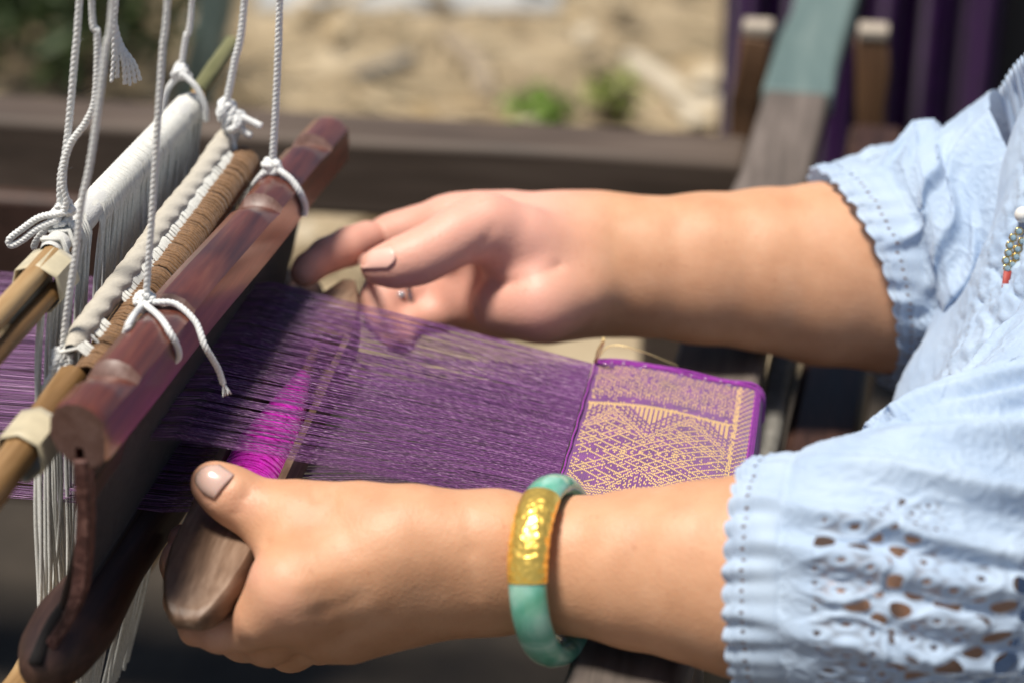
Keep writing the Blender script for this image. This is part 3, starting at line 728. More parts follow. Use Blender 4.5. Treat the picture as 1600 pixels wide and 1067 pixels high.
# ---- far (right) arm and hand, palm to the camera
ARM_F = [(935, 411, 1.185, 104), (1000, 417, 1.187, 108), (1100, 420, 1.19, 117), (1200, 422, 1.195, 127), (1290, 428, 1.20, 142), (1400, 432, 1.205, 150), (1520, 425, 1.20, 140), (1680, 390, 1.18, 120)]
fb = Field(*box_of([(430, 270, 1.10), (1560, 610, 1.24)], .012), .0014)
fb.chain(ARM_F, .005, .01, .85)
fb.chain([(920, 405, 1.187, 98), (860, 390, 1.185, 88), (790, 375, 1.185, 75), (720, 362, 1.183, 56)], .006, .016, .75)      # thumb side of the palm
fb.chain([(920, 425, 1.187, 92), (850, 455, 1.185, 80), (780, 462, 1.19, 66), (725, 458, 1.195, 50)], .006, .016, .8)   # heel of the palm
fb.chain([(895, 455, 1.160, 62), (845, 474, 1.149, 54), (780, 480, 1.160, 44)], .015, .015)
fb.chain([(890, 400, 1.170, 60), (830, 392, 1.158, 56), (780, 380, 1.150, 48)], .015, .012)                   # ball of the thumb
fb.chain([(810, 368, 1.150, 50), (758, 354, 1.142, 48), (714, 369, 1.134, 41), (682, 389, 1.129, 36), (650, 404, 1.126, 36.5), (616, 414, 1.125, 31), (589, 417, 1.125, 26)], .010, .006)   # thumb
fb.chain([(735, 355, 1.190, 50), (690, 354, 1.192, 38), (645, 360, 1.195, 30), (610, 368, 1.197, 27), (584, 378, 1.197, 25)], .01, .012)            # index
fb.chain([(574, 374, 1.188, 29), (545, 386, 1.180, 27), (510, 400, 1.170, 24.5), (482, 420, 1.160, 21), (474, 428, 1.157, 19)], .008, .0015)
fb.chain([(720, 405, 1.205, 44), (650, 410, 1.207, 32), (600, 430, 1.200, 27)], .01, .008)                       # middle
fb.chain([(600, 430, 1.200, 27), (585, 470, 1.190, 24), (600, 505, 1.180, 20)], .006, .002)
fb.chain([(725, 445, 1.205, 42), (665, 455, 1.203, 30), (612, 466, 1.192, 26), (596, 500, 1.182, 22), (615, 530, 1.175, 19)], .006, .006)   # ring finger
fb.chain([(735, 480, 1.20, 38), (680, 492, 1.195, 27), (640, 505, 1.187, 22), (632, 535, 1.18, 18)], .006, .006)
cb = lambda pts, d, amp=.0008, sig=.0018: crease(pts, d, amp, sig, fb)
cb([(772, 356), (757, 380), (739, 399)], 1.118, .0009, .0035)
cb([(727, 424), (776, 445), (825, 441), (872, 418)], 1.14, .0016, .003)
cb([(915, 330), (917, 400), (921, 470), (926, 515)], 1.13, .0011, .0018)
cb([(958, 330), (955, 400), (956, 470), (962, 510)], 1.13, .0006, .0016)
cb([(735, 455), (748, 490), (752, 520)], 1.15, .0013, .0018); cb([(800, 455), (850, 470), (890, 460)], 1.14, .0006, .002)
cb([(583, 352), (577, 370), (583, 398)], 1.165, .0026, .0022); cb([(612, 345), (606, 370)], 1.165, .0012, .002); cb([(528, 375), (522, 395), (527, 412)], 1.15, .0010, .002)
cb([(650, 376), (642, 395), (643, 415)], 1.10, .0007, .0013); cb([(660, 374), (653, 395), (655, 415)], 1.10, .0006, .0013); cb([(632, 382), (628, 395)], 1.10, .0005, .0012)
cb([(870, 350), (850, 400), (830, 430)], 1.10, .0004, .002)
# ---- torso, coarse: it is wholly under the blouse
ft = Field(*box_of([(1440, 60, 1.0), (2050, 1300, 1.15)], .03), .008)
ft.chain([(1930, 300, 1.09, 250), (1790, 800, 1.09, 290), (1800, 1150, 1.09, 300)], .05, .02, 1.1)
ft.chain([(1760, 640, 1.0, 110), (1800, 450, 1.05, 120)], .05, .03); ft.chain([(1600, 400, 1.19, 120), (1760, 330, 1.15, 130)], .05, .03)
parts = [f.mesh() for f in (fa, fb, ft)]
sc_v = []; sc_f = []; n0 = 0
for v, q in parts: sc_v.append(v); sc_f.append(q + n0); n0 += len(v)
cv = np.vstack(sc_v); fq = np.vstack(sc_f); wv_ = cs_world(cv)
# light smoothing of the two arms
pr = thing('person', 'weaver in pale blue lace blouse, one hand on the shuttle, the other open', 'person', (1.0 * .33, 1.02, .3))
me = bpy.data.meshes.new('body'); me.from_pydata((wv_ - np.array(pr['org'][:])).tolist(), [], fq.tolist()); me.update()
me.polygons.foreach_set('use_smooth', [True] * len(me.polygons))
body = bpy.data.objects.new('body', me); col.objects.link(body); body.parent = pr
md = body.modifiers.new('s', 'SMOOTH'); md.iterations = 6; md.factor = .5
# redness of palm, knuckles and fingertips
PXc = 800 + F * cv[:, 0] / cv[:, 2]; PYc = 533.5 - F * cv[:, 1] / cv[:, 2]
pink = np.zeros(len(cv))
na, nb = len(parts[0][0]), len(parts[1][0])
sel = np.zeros(len(cv), bool); sel[na:na + nb] = True
pink[sel] = np.clip((960 - PXc[sel]) / 120, 0, 1)
far_i = sel & (PXc < 600); pink[far_i] = 1.4
seln = np.zeros(len(cv), bool); seln[:na] = True
def spot(x, y, r, a):
    pink[seln] += a * np.exp(-(((PXc[seln] - x) ** 2 + (PYc[seln] - y) ** 2) / r ** 2))
spot(310, 760, 45, .5); spot(275, 850, 40, .9); spot(385, 790, 30, .25); spot(440, 950, 45, .3); spot(320, 990, 60, .4); spot(395, 890, 30, .5)
at = me.attributes.new('pink', 'FLOAT', 'POINT'); at.data.foreach_set('value', pink.astype(np.float32))
ms, tn, bs = mat('skin')
a_ = N(tn, 'ShaderNodeAttribute', attribute_name='pink')
co = coords(tn, (1, 1, 1)); n1 = N(tn, 'ShaderNodeTexNoise', i_Scale=55, i_Detail=5); tn.links.new(co, n1.inputs['Vector'])
base = ramp(tn, n1.outputs[0], [(.3, (.52, .268, .15)), (.5, (.565, .30, .172)), (.7, (.605, .335, .20))])
mxn = N(tn, 'ShaderNodeMix', data_type='RGBA'); tn.links.new(a_.outputs['Fac'], mxn.inputs[0]); tn.links.new(base, mxn.inputs[6]); mxn.inputs[7].default_value = (.70, .365, .28, 1)
n3 = N(tn, 'ShaderNodeTexNoise', i_Scale=240, i_Detail=2); tn.links.new(co, n3.inputs['Vector'])
mot = ramp(tn, n3.outputs[0], [(.66, (1, 1, 1)), (.76, (.80, .68, .62))])
mul = N(tn, 'ShaderNodeMix', data_type='RGBA', blend_type='MULTIPLY'); mul.inputs[0].default_value = .5; tn.links.new(mxn.outputs[2], mul.inputs[6]); tn.links.new(mot, mul.inputs[7])
tn.links.new(mul.outputs[2], bs.inputs['Base Color'])
bs.inputs['Subsurface Weight'].default_value = .18; bs.inputs['Subsurface Radius'].default_value = (1, .35, .2); bs.inputs['Subsurface Scale'].default_value = .006
bs.inputs['Roughness'].default_value = .5; bs.inputs['Specular IOR Level'].default_value = .4
vo = N(tn, 'ShaderNodeTexVoronoi', i_Scale=700); tn.links.new(co, vo.inputs['Vector']); n2 = N(tn, 'ShaderNodeTexNoise', i_Scale=350, i_Detail=4); tn.links.new(co, n2.inputs['Vector'])
bump(tn, bs, vo.outputs[0], .2, .0006); bump(tn, bs, n2.outputs[0], .2, .0007)
me.materials.append(ms)
bvh = BVHTree.FromPolygons([tuple(x) for x in wv_], [tuple(x) for x in fq.tolist()])
def hit(px, py, tree=None):
    r = ray(px, py); h = (tree or bvh).ray_cast(Vector(CAM), Vector(norm(r)))
    return (np.array(h[0]), np.array(h[1])) if h[0] is not None else (None, None)
# nails, laid on the skin
def nail(tip, cut, dome, m):
    tip = smooth_path([np.array([*p, 0]) for p in tip], 13)[:, :2]; cut = smooth_path([np.array([*p, 0]) for p in cut], 13)[:, :2]
    V = np.zeros((13, 13, 3))
    for i in range(13):
        for j in range(13):
            f = j / 12; q = tip[i] * (1 - f) + cut[i] * f; p, nn = hit(*q)
            for g_ in range(1, 8):
                if p is None: p, nn = hit(*(q + ((tip[6] + cut[6]) / 2 - q) * .06 * g_))
            if p is None: return
            if nn @ CW > 0: nn = -nn
            e = min(i, 12 - i, j) / 3; V[i, j] = p + nn * (.0001 + dome * min(1, e) ** .5) - norm(ray(*q)) * .0002
    for _ in range(3): V[1:-1, 1:-1] = (V[1:-1, 1:-1] * 2 + V[:-2, 1:-1] + V[2:, 1:-1] + V[1:-1, :-2] + V[1:-1, 2:]) / 6
    mb = MB(); mb.grid(V); o = mb.build('fingernail', m, body, True)
    md = o.modifiers.new('t', 'SOLIDIFY'); md.thickness = .0006; md.offset = -1
mn = simple('fingernail', (.60, .40, .34), .24, 0, Subsurface_Weight=.2, Subsurface_Scale=.003, Coat_Weight=.4)
nail([(343, 725), (319, 728), (305, 742), (306, 756), (319, 772)], [(366, 741), (358, 750), (350, 759), (342, 769), (333, 780)], .0009, mn)
nail([(576, 394), (564, 401), (561, 411), (566, 421)], [(610, 387), (618, 397), (617, 409), (606, 419)], .0003, simple('far_fingernail', (.76, .46, .38), .3))

# ------------------------------------------------------------------ bangle and finger ring
def ring_arc(mb, c, e1, e2, n, R, ax, rad, t0, t1, nt, ns=20, bumpy=0):
    ts_ = np.linspace(t0, t1, nt); full = abs(t1 - t0 - 2 * math.pi) < 1e-6
    if full: ts_ = ts_[:-1]
    V = np.zeros((len(ts_), ns + 1, 3))
    for i, t in enumerate(ts_):
        d = e1 * math.cos(t) + e2 * math.sin(t)
        for j in range(ns + 1):
            a = 2 * math.pi * j / ns; k = 1
            if bumpy: k = 1 + bumpy * (.5 + .5 * math.sin(t * 46 + 2 * math.sin(a * 3)) * math.sin(a * 5 + t * 9)) * min(1, 6 * min(i, len(ts_) - 1 - i) / len(ts_))
            V[i, j] = c + d * (R + rad * k * math.cos(a)) + n * ax * k * math.sin(a)
    mb.grid(V, closed_u=full); return V
bc_ = P(868, 890, .925)
n_ = norm(CR * .93 - CW * .34 + CU * .02); e1 = norm(CU - n_ * (CU @ n_)); e2 = np.cross(n_, e1)
if e2 @ CW > 0: e2 = -e2          # e2 towards the camera
mj, tj, bj = mat('jade')
co = coords(tj, (1, 1, 1)); nj = N(tj, 'ShaderNodeTexNoise', i_Scale=45, i_Detail=5, i_Distortion=1.5); tj.links.new(co, nj.inputs['Vector'])
tj.links.new(ramp(tj, nj.outputs[0], [(.3, (.10, .36, .25)), (.5, (.19, .47, .36)), (.72, (.38, .62, .52))]), bj.inputs['Base Color'])
bj.inputs['Roughness'].default_value = .12; bj.inputs['Subsurface Weight'].default_value = .5; bj.inputs['Subsurface Scale'].default_value = .008; bj.inputs['Subsurface Radius'].default_value = (.5, 1, .8); bj.inputs['Coat Weight'].default_value = .5; bj.inputs['Coat Roughness'].default_value = .05
bg = thing('bangle', 'pale green jade bangle with a gold sleeve on the near wrist', 'bangle', bc_ - UP * .045)
RB = 131 * .925 / F
mb = MB(); ring_arc(mb, bc_, e1, e2, n_, RB, 30 * .925 / F, 20 * .925 / F, 0, 2 * math.pi, 97); mb.build('jade_ring', mj, bg)
mg, tg, bgm = mat('embossed_gold')
bgm.inputs['Base Color'].default_value = (1.0, .66, .14, 1); bgm.inputs['Metallic'].default_value = .8; bgm.inputs['Roughness'].default_value = .3
co = coords(tg, (1, 1, 1)); vg = N(tg, 'ShaderNodeTexVoronoi', i_Scale=330); tg.links.new(co, vg.inputs['Vector']); bump(tg, bgm, vg.outputs[0], .6, .0009)
mb = MB(); ring_arc(mb, bc_, e1, e2, n_, RB, 31.2 * .925 / F, 21.2 * .925 / F, math.radians(28), math.radians(92), 60, 40, .05); mb.build('gold_sleeve', mg, bg)
fr_c = cs_world(np.array([cs(629, 462, 1.1945)]))[0]; axf = norm(cs_world(np.array([cs(665, 455, 1.203)]))[0] - cs_world(np.array([cs(612, 466, 1.192)]))[0])
fe1 = norm(CU - axf * (CU @ axf)); fe2 = np.cross(axf, fe1)
rg = thing('finger_ring', 'small silver ring on a bent finger of the far hand', 'ring', fr_c)
mb = MB(); ring_arc(mb, fr_c, fe1, fe2, axf, .0112, .0018, .0012, 0, 2 * math.pi, 41, 10); mb.build('band', M['silver'], rg)
mb = MB(); mb.blob(fr_c - CW * .0122, (.0024, .0024, .0016), (CR, CU, CW)); mb.build('stone', simple('ring_stone', (.5, .5, .55), .08, .4), rg)

# ------------------------------------------------------------------ blouse
mbx, tb, bb_ = mat('pale_blue_lace_cotton')
co = coords(tb, (1, 1, 1)); nb_ = N(tb, 'ShaderNodeTexNoise', i_Scale=35, i_Detail=5); tb.links.new(co, nb_.inputs['Vector'])
tb.links.new(ramp(tb, nb_.outputs[0], [(.3, (.43, .56, .74)), (.7, (.54, .67, .83))]), bb_.inputs['Base Color'])
bb_.inputs['Roughness'].default_value = .75; bb_.inputs['Sheen Weight'].default_value = .25
nf = N(tb, 'ShaderNodeTexNoise', i_Scale=1100, i_Detail=2); tb.links.new(co, nf.inputs['Vector']); bump(tb, bb_, nf.outputs[0], .4, .0006)
tl = tb.nodes.new('ShaderNodeBsdfTranslucent'); tl.inputs[0].default_value = (.45, .56, .75, 1); ms_ = tb.nodes.new('ShaderNodeMixShader'); ms_.inputs[0].default_value = .25
out = tb.nodes['Material Output']; tb.links.new(bb_.outputs[0], ms_.inputs[1]); tb.links.new(tl.outputs[0], ms_.inputs[2])
ah = N(tb, 'ShaderNodeAttribute', attribute_name='open'); gt = N(tb, 'ShaderNodeMath', operation='GREATER_THAN'); gt.inputs[1].default_value = 0; tb.links.new(ah.outputs['Fac'], gt.inputs[0])
ash = N(tb, 'ShaderNodeAttribute', attribute_name='sheer'); mxh = N(tb, 'ShaderNodeMath', operation='MAXIMUM'); tb.links.new(gt.outputs[0], mxh.inputs[0]); tb.links.new(ash.outputs['Fac'], mxh.inputs[1])
tr = tb.nodes.new('ShaderNodeBsdfTransparent'); m2 = tb.nodes.new('ShaderNodeMixShader'); tb.links.new(mxh.outputs[0], m2.inputs[0]); tb.links.new(ms_.outputs[0], m2.inputs[1]); tb.links.new(tr.outputs[0], m2.inputs[2]); tb.links.new(m2.outputs[0], out.inputs[0])
def hash2(a, b): return (math.sin(a * 127.1 + b * 311.7) * 43758.5453) % 1
def lace(A, B, s0=.027, seed=0):
    """embroidered lace on arc lengths A,B (metres): relief, openings (>0 open) and sheer net"""
    i0 = np.floor(A / s0).astype(int); j0 = np.floor(B / s0).astype(int)
    best = np.full(A.shape, 9.); bx = np.zeros_like(A); by = np.zeros_like(A); bs_ = np.ones_like(A)
    for di in (-1, 0, 1):
        for dj in (-1, 0, 1):
            ii = i0 + di; jj = j0 + dj
            h1 = np.modf(np.abs(np.sin(ii * 127.1 + jj * 311.7 + seed) * 43758.5453))[0]; h2 = np.modf(np.abs(np.sin(ii * 269.5 + jj * 183.3 + seed) * 43758.5453))[0]
            cx = (ii + .5 + .3 * (h1 - .5)) * s0; cy = (jj + .5 + .3 * (h2 - .5)) * s0; sz_ = .8 + .45 * h2
            d = np.hypot(A - cx, B - cy) / sz_; m = d < best
            best = np.where(m, d, best); bx = np.where(m, A - cx, bx); by = np.where(m, B - cy, by); bs_ = np.where(m, sz_, bs_)
    rho = np.hypot(bx, by); phi = np.arctan2(by, bx); rp = s0 * .40 * bs_ * (1 + .07 * np.cos(6 * phi))
    pm = np.mod(phi + math.pi / 6, math.pi / 3) - math.pi / 6
    pet = np.hypot(rho * np.cos(pm) - .62 * rp, rho * np.sin(pm))
    H = .0019 * np.exp(-((rho - rp) / .0015) ** 2) + .0012 * np.exp(-((pet - .2 * rp) / .0009) ** 2) + .0016 * np.exp(-(rho / .0018) ** 2)
    p = .0085; aw = A + .0012 * np.sin(B * 310); bw = B + .0012 * np.sin(A * 270)
    x = np.mod((aw + bw) * .7071, p) - p / 2; y = np.mod((aw - bw) * .7071, p) - p / 2
    net = .0031 - np.hypot(x, y)
    G = np.minimum(net, rho - rp - .0016)
    H += .0010 * np.exp(-((net) / .0007) ** 2) * (rho > rp)
    G = np.maximum(G, .09 * rp - pet)
    sheer = .5 * np.clip((rp * .93 - rho) / .0008, 0, 1) * np.clip((rho - .28 * rp) / .0008, 0, 1) * np.clip((pet - .26 * rp) / .0006, 0, 1)
    return H, G, sheer
def set_attr(o, nm, arr):
    at = o.data.attributes.new(nm, 'FLOAT', 'POINT'); at.data.foreach_set('value', arr.reshape(-1).astype(np.float32))
def sleeve(name, axis, rad, hem_tilt, na_, nl, ridges, lace_rng, seed, parent, twist, squash=.9, zone_fn=None):
    """axis: world points hem -> shoulder; tube of cloth with long folds, a gathered scalloped hem and a lace band"""
    r_ = np.random.default_rng(seed); ph = r_.uniform(0, 6.28, 12); p = smooth_path(axis, nl)
    t, _, _ = frames(p); L = np.r_[0, np.cumsum(np.linalg.norm(np.diff(p, axis=0), axis=1))]
    V = np.zeros((na_ + 1, nl, 3)); A = np.zeros((na_ + 1, nl)); B = np.zeros((na_ + 1, nl)); th = np.arange(na_ + 1) * 2 * math.pi / na_
    R0 = rad(.25)
    rd = [(2 * math.pi * (k + r_.uniform(-.3, .3)) / ridges, r_.uniform(.05, .13), r_.uniform(.006, .014), twist * r_.uniform(.6, 1.4), r_.uniform(.0, .35), r_.uniform(.5, 1.1)) for k in range(ridges)]
    for j in range(nl):
        a = norm(CU - t[j] * (CU @ t[j])); b = np.cross(t[j], a); f = L[j] / L[-1]
        fold = .0025 * np.sin(3 * th + ph[2] + 4 * f)
        for c, wd, am, tw, f0, f1 in rd:
            d_ = np.mod(th - c - tw * f + math.pi, 2 * math.pi) - math.pi
            fold = fold + am * np.exp(-(d_ / wd) ** 2) * max(0, 1 - ((f - (f0 + f1) / 2) / ((f1 - f0) / 2 + .15)) ** 2) * (.5 + .5 * min(1, f * 5))
        ruff = (.0011 * np.sin(21 * th + ph[4] + .8 * np.sin(3 * th)) + .001 * np.sin(33 * th + ph[6])) * math.exp(-L[j] / .016)
        band_ = .0022 * math.exp(-((L[j] - .022) / .004) ** 2)
        R = rad(f) + fold + ruff - band_
        scal = -.0026 * np.abs(np.sin(th * 17 + ph[5])) ** .6 * math.exp(-L[j] / .006)
        tilt = hem_tilt[0] * np.cos(th) + hem_tilt[1] * np.sin(th)
        V[:, j] = p[j] + np.cos(th)[:, None] * a * R[:, None] + np.sin(th)[:, None] * b * (R * squash)[:, None] + t[j] * ((scal + tilt * (1 - f) ** 2))[:, None]
        A[:, j] = th * R0; B[:, j] = L[j]
    H, G, sh_ = lace(A, B, seed=seed)
    l0, l1 = lace_rng
    wgt = np.clip((l1 - B) / .008, 0, 1) * np.clip((B - l0) / .006, 0, 1)
    if zone_fn is not None: wgt = wgt * np.clip(zone_fn(th[:, None], B), 0, 1)
    H = H * np.maximum(wgt, .30 * (B > .02)) + .0012 * np.exp(-((B - .003) / .0012) ** 2) + .0007 * np.exp(-((B - .010) / .001) ** 2)
    G = np.minimum(G, (wgt - .55) * .01); sh_ = sh_ * (wgt > .5)
    eye = .0009 - np.hypot(np.mod(A, .0055) - .00275, B - .0075); G = np.maximum(G, eye)
    nrm = np.cross(np.gradient(V, axis=0), np.gradient(V, axis=1)); nrm /= np.linalg.norm(nrm, axis=2)[:, :, None] + 1e-12
    sg = np.sign(((V - p[None]) * nrm).sum(2))[:, :, None]
    V = V + nrm * sg * H[:, :, None]
    mb = MB(); mb.grid(V); o = mb.build(name, mbx, parent, True, recalc=False)
    set_attr(o, 'open', G); set_attr(o, 'sheer', sh_)
    return o
# bodice
YS = [-120, 60, 130, 200, 320, 420, 510, 570, 640, 720, 800, 900, 1050, 1250]
XL = [1690, 1655, 1630, 1612, 1576, 1541, 1502, 1472, 1436, 1412, 1405, 1420, 1440, 1450]
NTH, NYY = 300, 260
V = np.zeros((NTH, NYY, 3)); A = np.zeros((NTH, NYY)); B = np.zeros((NTH, NYY))
ysm = np.linspace(-120, 1250, NYY); xls = np.interp(ysm, YS, XL)
k_ = np.ones(21) / 21; xls = np.convolve(np.pad(xls, 10, mode='edge'), k_, 'valid')
thb = np.linspace(math.pi * .30, math.pi * 1.70, NTH)
for j, (y, xl) in enumerate(zip(ysm, xls)):
    c = P(xl + 345, y, 1.09); rx = 345 * 1.09 / F; rz = .135
    f = .0025 * np.sin(9 * thb + y * .012) + .002 * np.sin(17 * thb - y * .02) + .003 * np.sin(5 * thb + y * .004)
    V[:, j] = c + CR * (np.cos(thb) * (rx + f))[:, None] + np.array([0, 1., 0]) * (np.sin(thb) * -(rz + f))[:, None]
    A[:, j] = thb * .125; B[:, j] = (y + 120) * 1.09 / F
H, G_, sh_b = lace(A, B, .017)
band = np.exp(-((thb[:, None] - math.pi * .93) / .22) ** 2) + np.exp(-((thb[:, None] - math.pi * .62) / .1) ** 2) * .7
Vn = np.cross(np.gradient(V, axis=0), np.gradient(V, axis=1)); Vn /= np.linalg.norm(Vn, axis=2)[:, :, None]; sg = np.sign((Vn * (V - P(1850, 533, 1.09))).sum(2))[:, :, None]
V = V + Vn * sg * (H * np.clip(band + .12, 0, 1) * 1.6 + .0022 * np.clip(band, 0, .6))[:, :, None]
mb = MB(); mb.grid(V); blouse = mb.build('blouse', mbx, pr, True, recalc=False); set_attr(blouse, 'open', np.full(V.shape[:2], -1.)); set_attr(blouse, 'sheer', np.zeros(V.shape[:2]))
md = blouse.modifiers.new('t', 'SOLIDIFY'); md.thickness = .0012
blv = [tuple(x) for x in V.reshape(-1, 3)]; blf = mb.f
bvb = BVHTree.FromPolygons(blv, blf)
def rN(f): return (182 + 30 * min(1, f * 4) + 10 * math.sin(min(f * 1.4, 1) * 3.14)) * .90 / F
sleeve('sleeve', [P(1176, 900, .905), P(1240, 898, .90), P(1330, 895, .895), P(1450, 885, .90), P(1560, 830, .925), P(1670, 720, .96), P(1750, 590, 1.0)], rN, (.004, -.004), 620, 360, 17, (.030, .115), 4, blouse, 1.5, .9, lambda t_, b_: 1.7 * np.cos(t_ - 2.05) - .55 + .35 * np.sin(b_ * 70 + t_ * 4))
def rF(f): return (158 + 60 * min(1, f * 2.4)) * 1.2 / F
sleeve('sleeve', [P(1335, 425, 1.20), P(1420, 428, 1.205), P(1500, 420, 1.20), P(1580, 395, 1.19), P(1680, 330, 1.17)], rF, (-.024, .0), 520, 240, 14, (.006, .05), 5, blouse, -1.0, .9, lambda t_, b_: -1.6 * np.cos(t_) - .3)
# ruffle collar seen at the upper right
mb = MB(); nr = 120; V = np.zeros((nr, 14, 3))
path = smooth_path([PV(1560, 178, loom(P(1560, 178, 1.17))[1]), P(1585, 140, 1.12), P(1625, 110, 1.05), P(1680, 110, .98)], nr)
for i in range(nr):
    for j in range(14):
        h = j / 13; V[i, j] = path[i] + CU * (.012 - .040 * h) + CR * (.012 * h + .006 * h * math.sin(i * .55)) - CW * (.010 * h * math.cos(i * .55 + .6)) + CU * .003 * math.sin(i * .9) * (1 - h)
mb.grid(V); o = mb.build('ruffle', mbx, blouse, True, recalc=False); set_attr(o, 'open', np.full(V.shape[:2], -1.)); md = o.modifiers.new('t', 'SOLIDIFY'); md.thickness = .001
# ------------------------------------------------------------------ brooch on the blouse front
pb, nbv = hit(1592, 372, bvb)
if pb is None: pb = P(1592, 372, 1.0)
db = depth(pb) - .006
br = thing('brooch', 'jewelled gold brooch with a pearl hanging on the blouse front', 'brooch', P(1590, 400, db))
q = db / F
mb = MB(); mb.blob(P(1598, 336, db), 13 * q, seg=20, rings=14); mb.build('pearl', M['pearl'], br)
mgold = simple('brooch_gold', (.75, .5, .16), .2, 1)
gp_ = [(1592, 362), (1583, 372), (1597, 378), (1578, 384), (1590, 390), (1576, 396), (1588, 402), (1572, 408), (1582, 414), (1574, 420)]
for k, (x, y) in enumerate(gp_):
    c = P(x, y, db); mb = MB()
    th = np.linspace(0, 6.283, 9)
    mb.tube(np.array([c + CR * math.cos(a) * 6 * q + CU * math.sin(a) * 6 * q for a in th]), 1.4 * q, 6); st_o = mb.build('setting', mgold, br)
    mb = MB(); mb.blob(c - CW * .0006, (5 * q, 5 * q, 3.4 * q), (CR, CU, CW), 8, 5); mb.build('gem', M['gem'], st_o, False)
mb = MB(); mb.add([P(1568, 424, db), P(1580, 424, db), P(1572, 462, db + .001), P(1562, 470, db + .001)], [(0, 1, 2, 3)]); o = mb.build('red_ribbon', simple('red_ribbon', (.35, .05, .04), .6), br); md = o.modifiers.new('t', 'SOLIDIFY'); md.thickness = .001

# ------------------------------------------------------------------ cotton cords
def fray(mb, p, d, n, L, spread, r=.0004):
    d = norm(d)
    for i in range(n):
        e = norm(d + rng.normal(0, spread, 3)); q = smooth_path([p - d * .002, p + e * L * .5 + rng.normal(0, .0005, 3), p + e * L * rng.uniform(.7, 1.1)], 6); mb.tube(q, r, 4)
def fuzz(mb, path, n, L=.004):
    path = smooth_path(path, 60)
    for i in range(n):
        p = path[rng.integers(0, 59)]; e = norm(rng.normal(0, 1, 3)); f_ = norm(rng.normal(0, 1, 3)); l = L * rng.uniform(.4, 1.2)
        mb.tube(smooth_path([p, p + e * l * .6, p + e * l * .8 + f_ * l * .5], 5), .00006, 3, False)
def knot(mb, c, R, r, n=3, seed=0):
    """a tight overhand knot: a few rope loops round a centre"""
    g = np.random.default_rng(seed); c = np.asarray(c)
    for i in range(n):
        a = norm(g.normal(0, 1, 3)); b = norm(np.cross(a, g.normal(0, 1, 3))); o_ = g.normal(0, R * .25, 3)
        pts = [c + o_ + a * math.cos(t) * R + b * math.sin(t) * R for t in np.linspace(0, 5.2, 12)]; mb.rope(pts, r, 3, .006)
def pv_path(pts, v): return [PV(x, y, v) for x, y in pts]
def cord(label, main, R, extra=(), knots=(), frays=(), nf=18, group='white cotton cords holding up the loom parts', m='cotton'):
    root = thing('cotton_cord', label, 'cord', main[-1], group)
    mb = MB(); mb.rope(main, R, 3, .0085); o = mb.build('cord_line', M[m], root, recalc=False)
    for nm, ps in extra:
        mb = MB(); mb.rope(ps, R * .98, 3, .0065); mb.build(nm, M[m], root, recalc=False)
    for c, KR, sd_ in knots:
        mb = MB(); knot(mb, c, KR, R * .95, 4, sd_); mb.build('knot', M[m], root, recalc=False)
    for p, d, n, L, sp_ in frays:
        mb = MB(); fray(mb, p, d, n, L, sp_); tag(mb.build('frayed_end', M[m], root, recalc=False), None, kind='stuff')
    mb = MB(); fuzz(mb, main, nf)
    for nm, ps in extra: fuzz(mb, ps, 10)
    tag(mb.build('fuzz', M[m], root, recalc=False), None, kind='stuff')
    return root
vb1 = -.157
top = lambda x, v, y=-420: PV(x, y, v)
# batten, near
def on_bat(x, y, off=.002):
    p, nn = hit(x, y, bvt)
    if p is None: return None
    if nn @ CW > 0: nn = -nn
    return p + nn * off
K1 = on_bat(234, 482, .004); vb1 = loom(K1)[1]
main = [top(290, vb1)] + pv_path([(262, 0), (254, 80), (246, 200), (238, 330), (229, 455), (230, 475)], vb1)
zt = lambda u, v, z: LW(u, v, z)
legR = [K1, on_bat(248, 502), on_bat(262, 525), on_bat(272, 545), on_bat(276, 560, .0005), on_bat(275, 568, -.003)]
legL = [K1, on_bat(215, 500, .003), on_bat(203, 516), PU(192, 534, loom(on_bat(203, 516))[0] - .006), PU(190, 552, BU - .02)]
tail = [K1, on_bat(252, 478, .004), on_bat(275, 486, .003), on_bat(296, 503, .003)]
t3 = loom(tail[-1]); tail += [PU(320, 540, t3[0] + .006), PU(340, 575, t3[0] + .010), PU(349, 600, t3[0] + .012)]
cord('white cotton cord knotted round the batten with a loose frayed tail', main, .0017, [('loop', legR), ('loop', legL), ('tail', tail)], [(K1, .0034, 3), (PV(232, 468, vb1), .0028, 5)], [(tail[-1], tail[-1] - tail[-2], 14, .006, .35)], 20)
# batten, far
K2 = on_bat(424, 272, .004); vb2 = loom(K2)[1]; K2 = PV(424, 258, vb2)
main = [top(447, vb2)] + pv_path([(437, 0), (434, 100), (430, 190), (426, 250)], vb2)
legR = [K2, PV(438, 268, vb2 - .003), on_bat(452, 286), on_bat(464, 303), on_bat(471, 322), on_bat(472, 336, .001)]
legL = [K2, PV(406, 278, vb2 - .001), PU(390, 302, BU - .024), PU(378, 326, BU - .024)]
cord('white cotton cord tied round the far end of the batten', main, .0021, [('loop', legR), ('loop', legL)], [(K2, .0036, 7), (PV(427, 262, vb2), .003, 8)], [], 8)
# shaft B, far
vB = .030; K = PV(352, 172, vB)
cord('cotton cord knotted to the far end of the brown wound shaft', [top(402, vB)] + pv_path([(382, 0), (366, 100), (353, 165)], vB), .0022, [('tail', pv_path([(352, 175), (375, 182), (408, 198)], vB)), ('tail', pv_path([(352, 178), (380, 205), (392, 212)], vB)), ('loop', pv_path([(354, 180), (362, 220), (370, 250), (378, 300)], vB))], [(K, .0048, 11), (PV(365, 190, vB), .0045, 12)], [], 6)
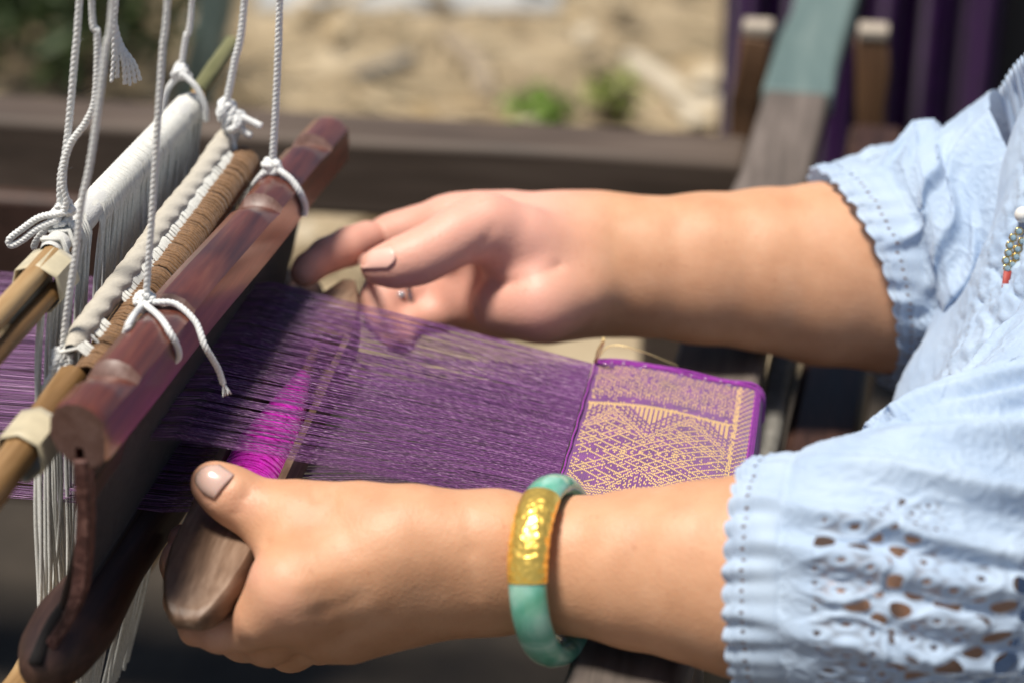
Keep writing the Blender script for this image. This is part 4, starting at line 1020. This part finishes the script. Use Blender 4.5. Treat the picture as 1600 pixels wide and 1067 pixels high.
# shaft A, far
vA = .045; K = PV(283, 112, vA)
cord('cotton cord looped round the far end of the white wrapped shaft', [top(322, vA)] + pv_path([(300, 0), (290, 60), (283, 105)], vA), .0019, [('loop', pv_path([(283, 115), (262, 140), (255, 175)], vA)), ('loop', pv_path([(283, 115), (305, 135), (320, 165), (322, 190)], vA - .006))], [(K, .004, 13)], [], 6)
# shaft A, near: doubled cord with a bow
vAn = -.150; K = PV(96, 338, vAn)
cord('cotton cord tied in a bow on the near end of the white wrapped shaft', [top(148, vAn)] + pv_path([(124, 0), (116, 100), (108, 190), (102, 240), (95, 275), (94, 310), (97, 335)], vAn), .0018,
     [('doubled_cord', [top(140, vAn)] + pv_path([(143, 0), (152, 55), (149, 150), (135, 190), (112, 222), (101, 255), (99, 290), (104, 315), (98, 335)], vAn - .003)),
      ('bow_loop', pv_path([(94, 334), (62, 340), (35, 358), (15, 374), (17, 384), (35, 376), (60, 357), (92, 342)], vAn - .004)),
      ('loop', pv_path([(92, 342), (72, 358), (58, 375), (52, 388)], vAn)), ('loop', pv_path([(100, 342), (112, 352), (125, 366)], vAn))],
     [(K, .0042, 17), (PV(100, 328, vAn), .0036, 18)], [], 60)
# shaft B, near: long cord past shaft A, thinner below, with a tassel
vBn = -.205; K = PV(96, 566, vBn)
cord('long cotton cord running down past the bow to the lower brown shaft', [top(195, vBn)] + pv_path([(176, 0), (165, 80), (152, 180), (140, 260), (127, 320), (118, 400), (110, 450), (103, 500), (97, 555)], vBn), .0017,
     [('loop', pv_path([(94, 572), (78, 590), (66, 612), (58, 628)], vBn - .002)), ('loop', pv_path([(98, 575), (106, 595), (112, 608)], vBn - .012)), ('loop', pv_path([(102, 570), (116, 584), (124, 598)], vBn - .006))],
     [(K, .0042, 21), (PV(97, 576, vBn), .0036, 22), (PV(95, 558, vBn), .003, 23)], [], 30)
tv = -.13; root = thing('cord_tassel', 'hanging tassel of unravelled grey white cord ends above the heddles', 'tassel', PV(195, 130, tv))
for k, (x, y) in enumerate(((174, 128), (183, 122), (195, 132), (203, 134), (211, 130), (219, 126))):
    mb = MB(); mb.rope(pv_path([(188, -250), (183, -20), (180, 30), (178 + k * 2.5, 60 + k * 2), (x - (x - 185) * .25, 100), (x, y)], tv + k * .002), .0011, 2, .006); mb.build('strand', M['cotton'], root, recalc=False)
#@@MORE@@
